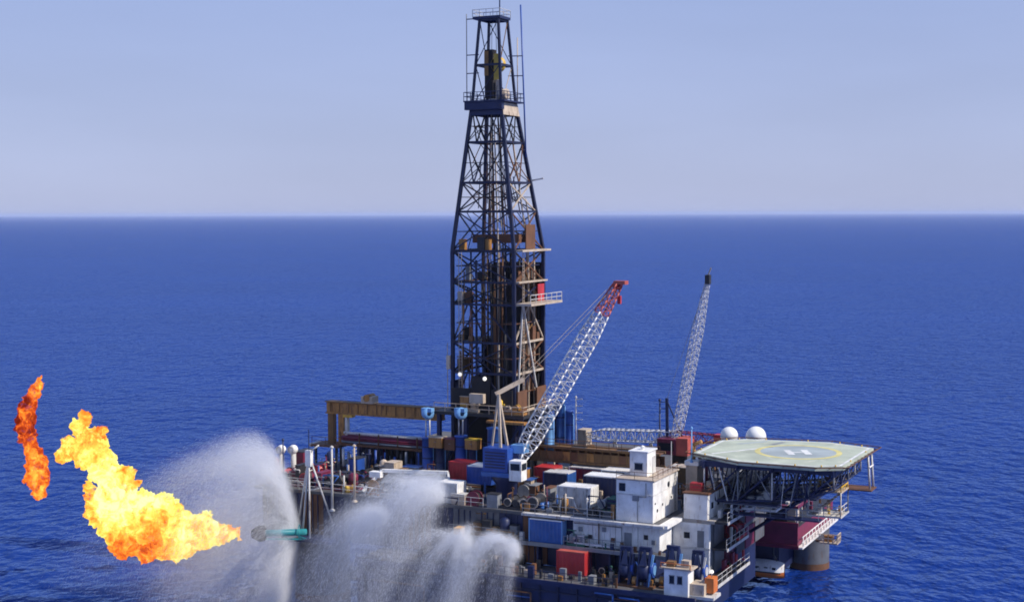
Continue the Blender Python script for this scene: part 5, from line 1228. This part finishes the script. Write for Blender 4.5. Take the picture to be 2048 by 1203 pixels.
# ------------------------------------------------------------------ flames
def flame_material():
    m, n, l, b = nodes_of('flame')
    at_ = n.new('ShaderNodeAttribute'); at_.attribute_name = 'glow_level'
    tc = n.new('ShaderNodeTexCoord')
    wv = n.new('ShaderNodeTexNoise'); wv.inputs['Scale'].default_value = 0.7; wv.inputs['Detail'].default_value = 6; wv.inputs['Roughness'].default_value = 0.62; wv.inputs['Distortion'].default_value = 0.7
    l.new(tc.outputs['Object'], wv.inputs['Vector'])
    mr = n.new('ShaderNodeMapRange'); mr.inputs['From Min'].default_value = 0.3; mr.inputs['From Max'].default_value = 0.7; mr.inputs['To Min'].default_value = -0.32; mr.inputs['To Max'].default_value = 0.32
    l.new(wv.outputs[0], mr.inputs['Value'])
    ad = n.new('ShaderNodeMath'); ad.operation = 'ADD'; l.new(at_.outputs['Fac'], ad.inputs[0]); l.new(mr.outputs[0], ad.inputs[1])
    cr = n.new('ShaderNodeValToRGB'); l.new(ad.outputs[0], cr.inputs[0])
    e = cr.color_ramp.elements
    e[0].position = 0.0; e[0].color = (0.16, 0.012, 0.003, 1); e[1].position = 1.0; e[1].color = (1.0, 0.97, 0.45, 1)
    for p, c in ((0.18, (0.55, 0.06, 0.01, 1)), (0.36, (0.9, 0.2, 0.02, 1)), (0.52, (1.0, 0.42, 0.05, 1)), (0.68, (1.0, 0.70, 0.10, 1)), (0.84, (1.0, 0.92, 0.22, 1))):
        q = e.new(p); q.color = c
    em = n.new('ShaderNodeEmission'); em.inputs['Strength'].default_value = 1.3; l.new(cr.outputs[0], em.inputs[0])
    tp = n.new('ShaderNodeBsdfTransparent')
    al = n.new('ShaderNodeAttribute'); al.attribute_name = 'thin'
    fn = n.new('ShaderNodeTexNoise'); fn.inputs['Scale'].default_value = 2.2; fn.inputs['Detail'].default_value = 8; fn.inputs['Roughness'].default_value = 0.72; fn.inputs['Distortion'].default_value = 0.8
    l.new(tc.outputs['Object'], fn.inputs['Vector'])
    sb = n.new('ShaderNodeMath'); sb.operation = 'SUBTRACT'; l.new(fn.outputs[0], sb.inputs[0]); l.new(al.outputs['Fac'], sb.inputs[1])
    mr2 = n.new('ShaderNodeMapRange'); mr2.inputs['From Min'].default_value = -0.14; mr2.inputs['From Max'].default_value = 0.10; l.new(sb.outputs[0], mr2.inputs['Value'])
    ms = n.new('ShaderNodeMixShader'); l.new(mr2.outputs[0], ms.inputs[0]); l.new(tp.outputs[0], ms.inputs[1]); l.new(em.outputs[0], ms.inputs[2])
    l.new(ms.outputs[0], n['Material Output'].inputs['Surface'])
    MATS['flame'] = m; m.cycles.emission_sampling = 'NONE'
flame_material()
def flame(name, label, balls, Y, voxel, disp, depth, warp, swell=1.14):
    """balls: (px, py, radius px, heat); swollen into one billowing surface"""
    k = Y / FPX
    C = [at(px, py, Y + random.uniform(-depth, depth)) for px, py, r, h in balls]; org = C[0].copy()
    rad = np.array([r * k * swell + 0.04 for _, _, r, _ in balls]); heat = np.array([h for *_, h in balls]); cen = np.array([c - org for c in C])
    bm = bmesh.new()
    for c, r in zip(cen, rad):
        bmesh.ops.create_icosphere(bm, subdivisions=3, radius=r, matrix=Matrix.Translation(c))
    me = bpy.data.meshes.new(name + '_source'); bm.to_mesh(me); bm.free()
    o = bpy.data.objects.new(name + '_source', me); COL.objects.link(o)
    rm = o.modifiers.new('remesh', 'REMESH'); rm.mode = 'VOXEL'; rm.voxel_size = voxel
    for s, a in disp:
        tx = bpy.data.textures.new('flame_noise', 'CLOUDS'); tx.noise_scale = s; tx.noise_depth = 3; tx.noise_basis = 'IMPROVED_PERLIN'
        dm = o.modifiers.new('displace', 'DISPLACE'); dm.texture = tx; dm.strength = a; dm.mid_level = 0.5; dm.texture_coords = 'LOCAL'
    dg = bpy.context.evaluated_depsgraph_get()
    me2 = bpy.data.meshes.new_from_object(o.evaluated_get(dg)); me2.name = name
    bpy.data.objects.remove(o, do_unlink=True)
    co = np.empty(len(me2.vertices) * 3); me2.vertices.foreach_get('co', co); co = co.reshape(-1, 3)
    d = np.linalg.norm(co[:, None, :] - cen[None], axis=2); rel = d / rad[None]
    w = np.exp(-4 * rel); w /= w.sum(1, keepdims=True); h = w @ heat
    outw = rel.min(1)
    # curl the billows: each point is carried along by turbulence of several sizes
    from mathutils import noise as mn
    nv = np.empty_like(co)
    for i in range(len(co)):
        p = V3(co[i]); q = p + mn.noise_vector(p * 0.45) * warp[0]
        q += mn.noise_vector(q * 1.1 + V3((7, 3, 1))) * warp[1]; q += mn.noise_vector(q * 2.7 + V3((1, 9, 4))) * warp[2]; q += mn.noise_vector(q * 6.5) * warp[3]
        nv[i] = q
    me2.vertices.foreach_set('co', nv.ravel())
    a1 = me2.attributes.new('glow_level', 'FLOAT', 'POINT'); a1.data.foreach_set('value', np.clip(h - 0.55 * np.clip(outw - 0.92, -0.2, 1), 0, 1).astype(np.float32))
    a2 = me2.attributes.new('thin', 'FLOAT', 'POINT'); a2.data.foreach_set('value', np.clip(0.42 + 1.6 * (outw - np.percentile(outw, 62)), 0, 0.8).astype(np.float32))
    me2.polygons.foreach_set('use_smooth', np.ones(len(me2.polygons), dtype=bool))
    me2.materials.clear(); me2.materials.append(MATS['flame'])
    ob = bpy.data.objects.new(name, me2); COL.objects.link(ob); ob.location = org
    return tag(ob, label, 'flame')
BALLS = [(485, 1071, 3, .45), (476, 1071, 5, .5), (465, 1069, 7, .55), (453, 1066, 9, .62), (440, 1064, 12, .7), (425, 1074, 14, .75), (424, 1055, 12, .85), (414, 1030, 9, .95), (408, 1045, 13, .85), (400, 1080, 18, .7),
    (388, 1056, 23, .62), (372, 1085, 20, .75), (368, 1052, 26, .85), (350, 1096, 18, .8), (350, 1070, 24, .8), (348, 1012, 9, .62), (335, 1045, 32, .78), (325, 1005, 18, .9), (330, 1090, 22, .5), (311, 1064, 34, .32), (305, 1088, 27, .34), (290, 1040, 28, .6), (312, 1010, 18, .95),
    (292, 1004, 20, .9), (265, 1030, 34, 1.0), (280, 1090, 18, .6), (255, 1085, 24, .36), (240, 1068, 26, .48), (228, 1045, 28, .85), (240, 1005, 34, 1.0), (222, 1018, 28, .95), (225, 975, 28, .95), (250, 952, 14, .55), (264, 960, 9, .5), (212, 948, 24, .9),
    (180, 975, 11, .58), (186, 1000, 12, .6), (184, 1025, 11, .58), (186, 1044, 8, .55), (196, 925, 19, .85), (185, 900, 21, .72), (165, 905, 20, .66), (142, 896, 18, .62), (130, 908, 11, .55), (124, 900, 6, .5), (178, 872, 19, .72), (200, 862, 12, .55), (208, 858, 7, .5), (166, 852, 12, .62), (171, 838, 8, .55), (208, 1060, 12, .7)]
flame('flare_flame', 'billowing yellow and orange flame blown away from the burner nozzle', BALLS, 176, 0.11, ((1.2, 0.7), (0.4, 0.35)), 0.9, (0.9, 0.62, 0.34, 0.14))
BALLS2 = [(84, 752, 3, .34), (80, 762, 5, .34), (78, 773, 9, .32), (70, 785, 13, .33), (62, 790, 9, .36), (60, 803, 13, .22), (56, 820, 17, .16), (42, 825, 7, .34), (52, 838, 18, .12), (50, 856, 18, .14), (54, 874, 18, .18), (60, 892, 17, .27), (66, 910, 18, .33), (70, 930, 19, .36), (73, 950, 20, .39), (76, 968, 19, .41), (78, 982, 15, .42), (56, 958, 6, .36), (86, 960, 12, .4)]
flame('flare_flame', 'narrow dark red-orange tongue of flame standing apart at the far left', BALLS2, 180, 0.10, ((1.0, 0.5), (0.4, 0.3)), 0.5, (0.5, 0.42, 0.24, 0.10), 0.98)

# ------------------------------------------------------------------ air
def build_haze():
    m = bpy.data.materials.new('sea_air'); m.use_nodes = True; n = m.node_tree.nodes; l = m.node_tree.links; n.remove(n['Principled BSDF'])
    pv = n.new('ShaderNodeVolumePrincipled'); pv.inputs['Color'].default_value = (0.70, 0.78, 0.95, 1); pv.inputs['Density'].default_value = 0.000034
    l.new(pv.outputs[0], n['Material Output'].inputs['Volume'])
    me = bpy.data.meshes.new('haze'); B = 101000.0; z0, z1 = -1.0, 84.0
    me.from_pydata([(-B, -B, z0), (B, -B, z0), (B, B, z0), (-B, B, z0), (-B, -B, z1), (B, -B, z1), (B, B, z1), (-B, B, z1)], [], [(3, 2, 1, 0), (4, 5, 6, 7), (0, 1, 5, 4), (1, 2, 6, 5), (2, 3, 7, 6), (3, 0, 4, 7)])
    me.materials.append(m); o = bpy.data.objects.new('haze', me); COL.objects.link(o); tag(o, 'pale sea haze in the air out to the horizon', 'haze', None, 'stuff')
build_haze()
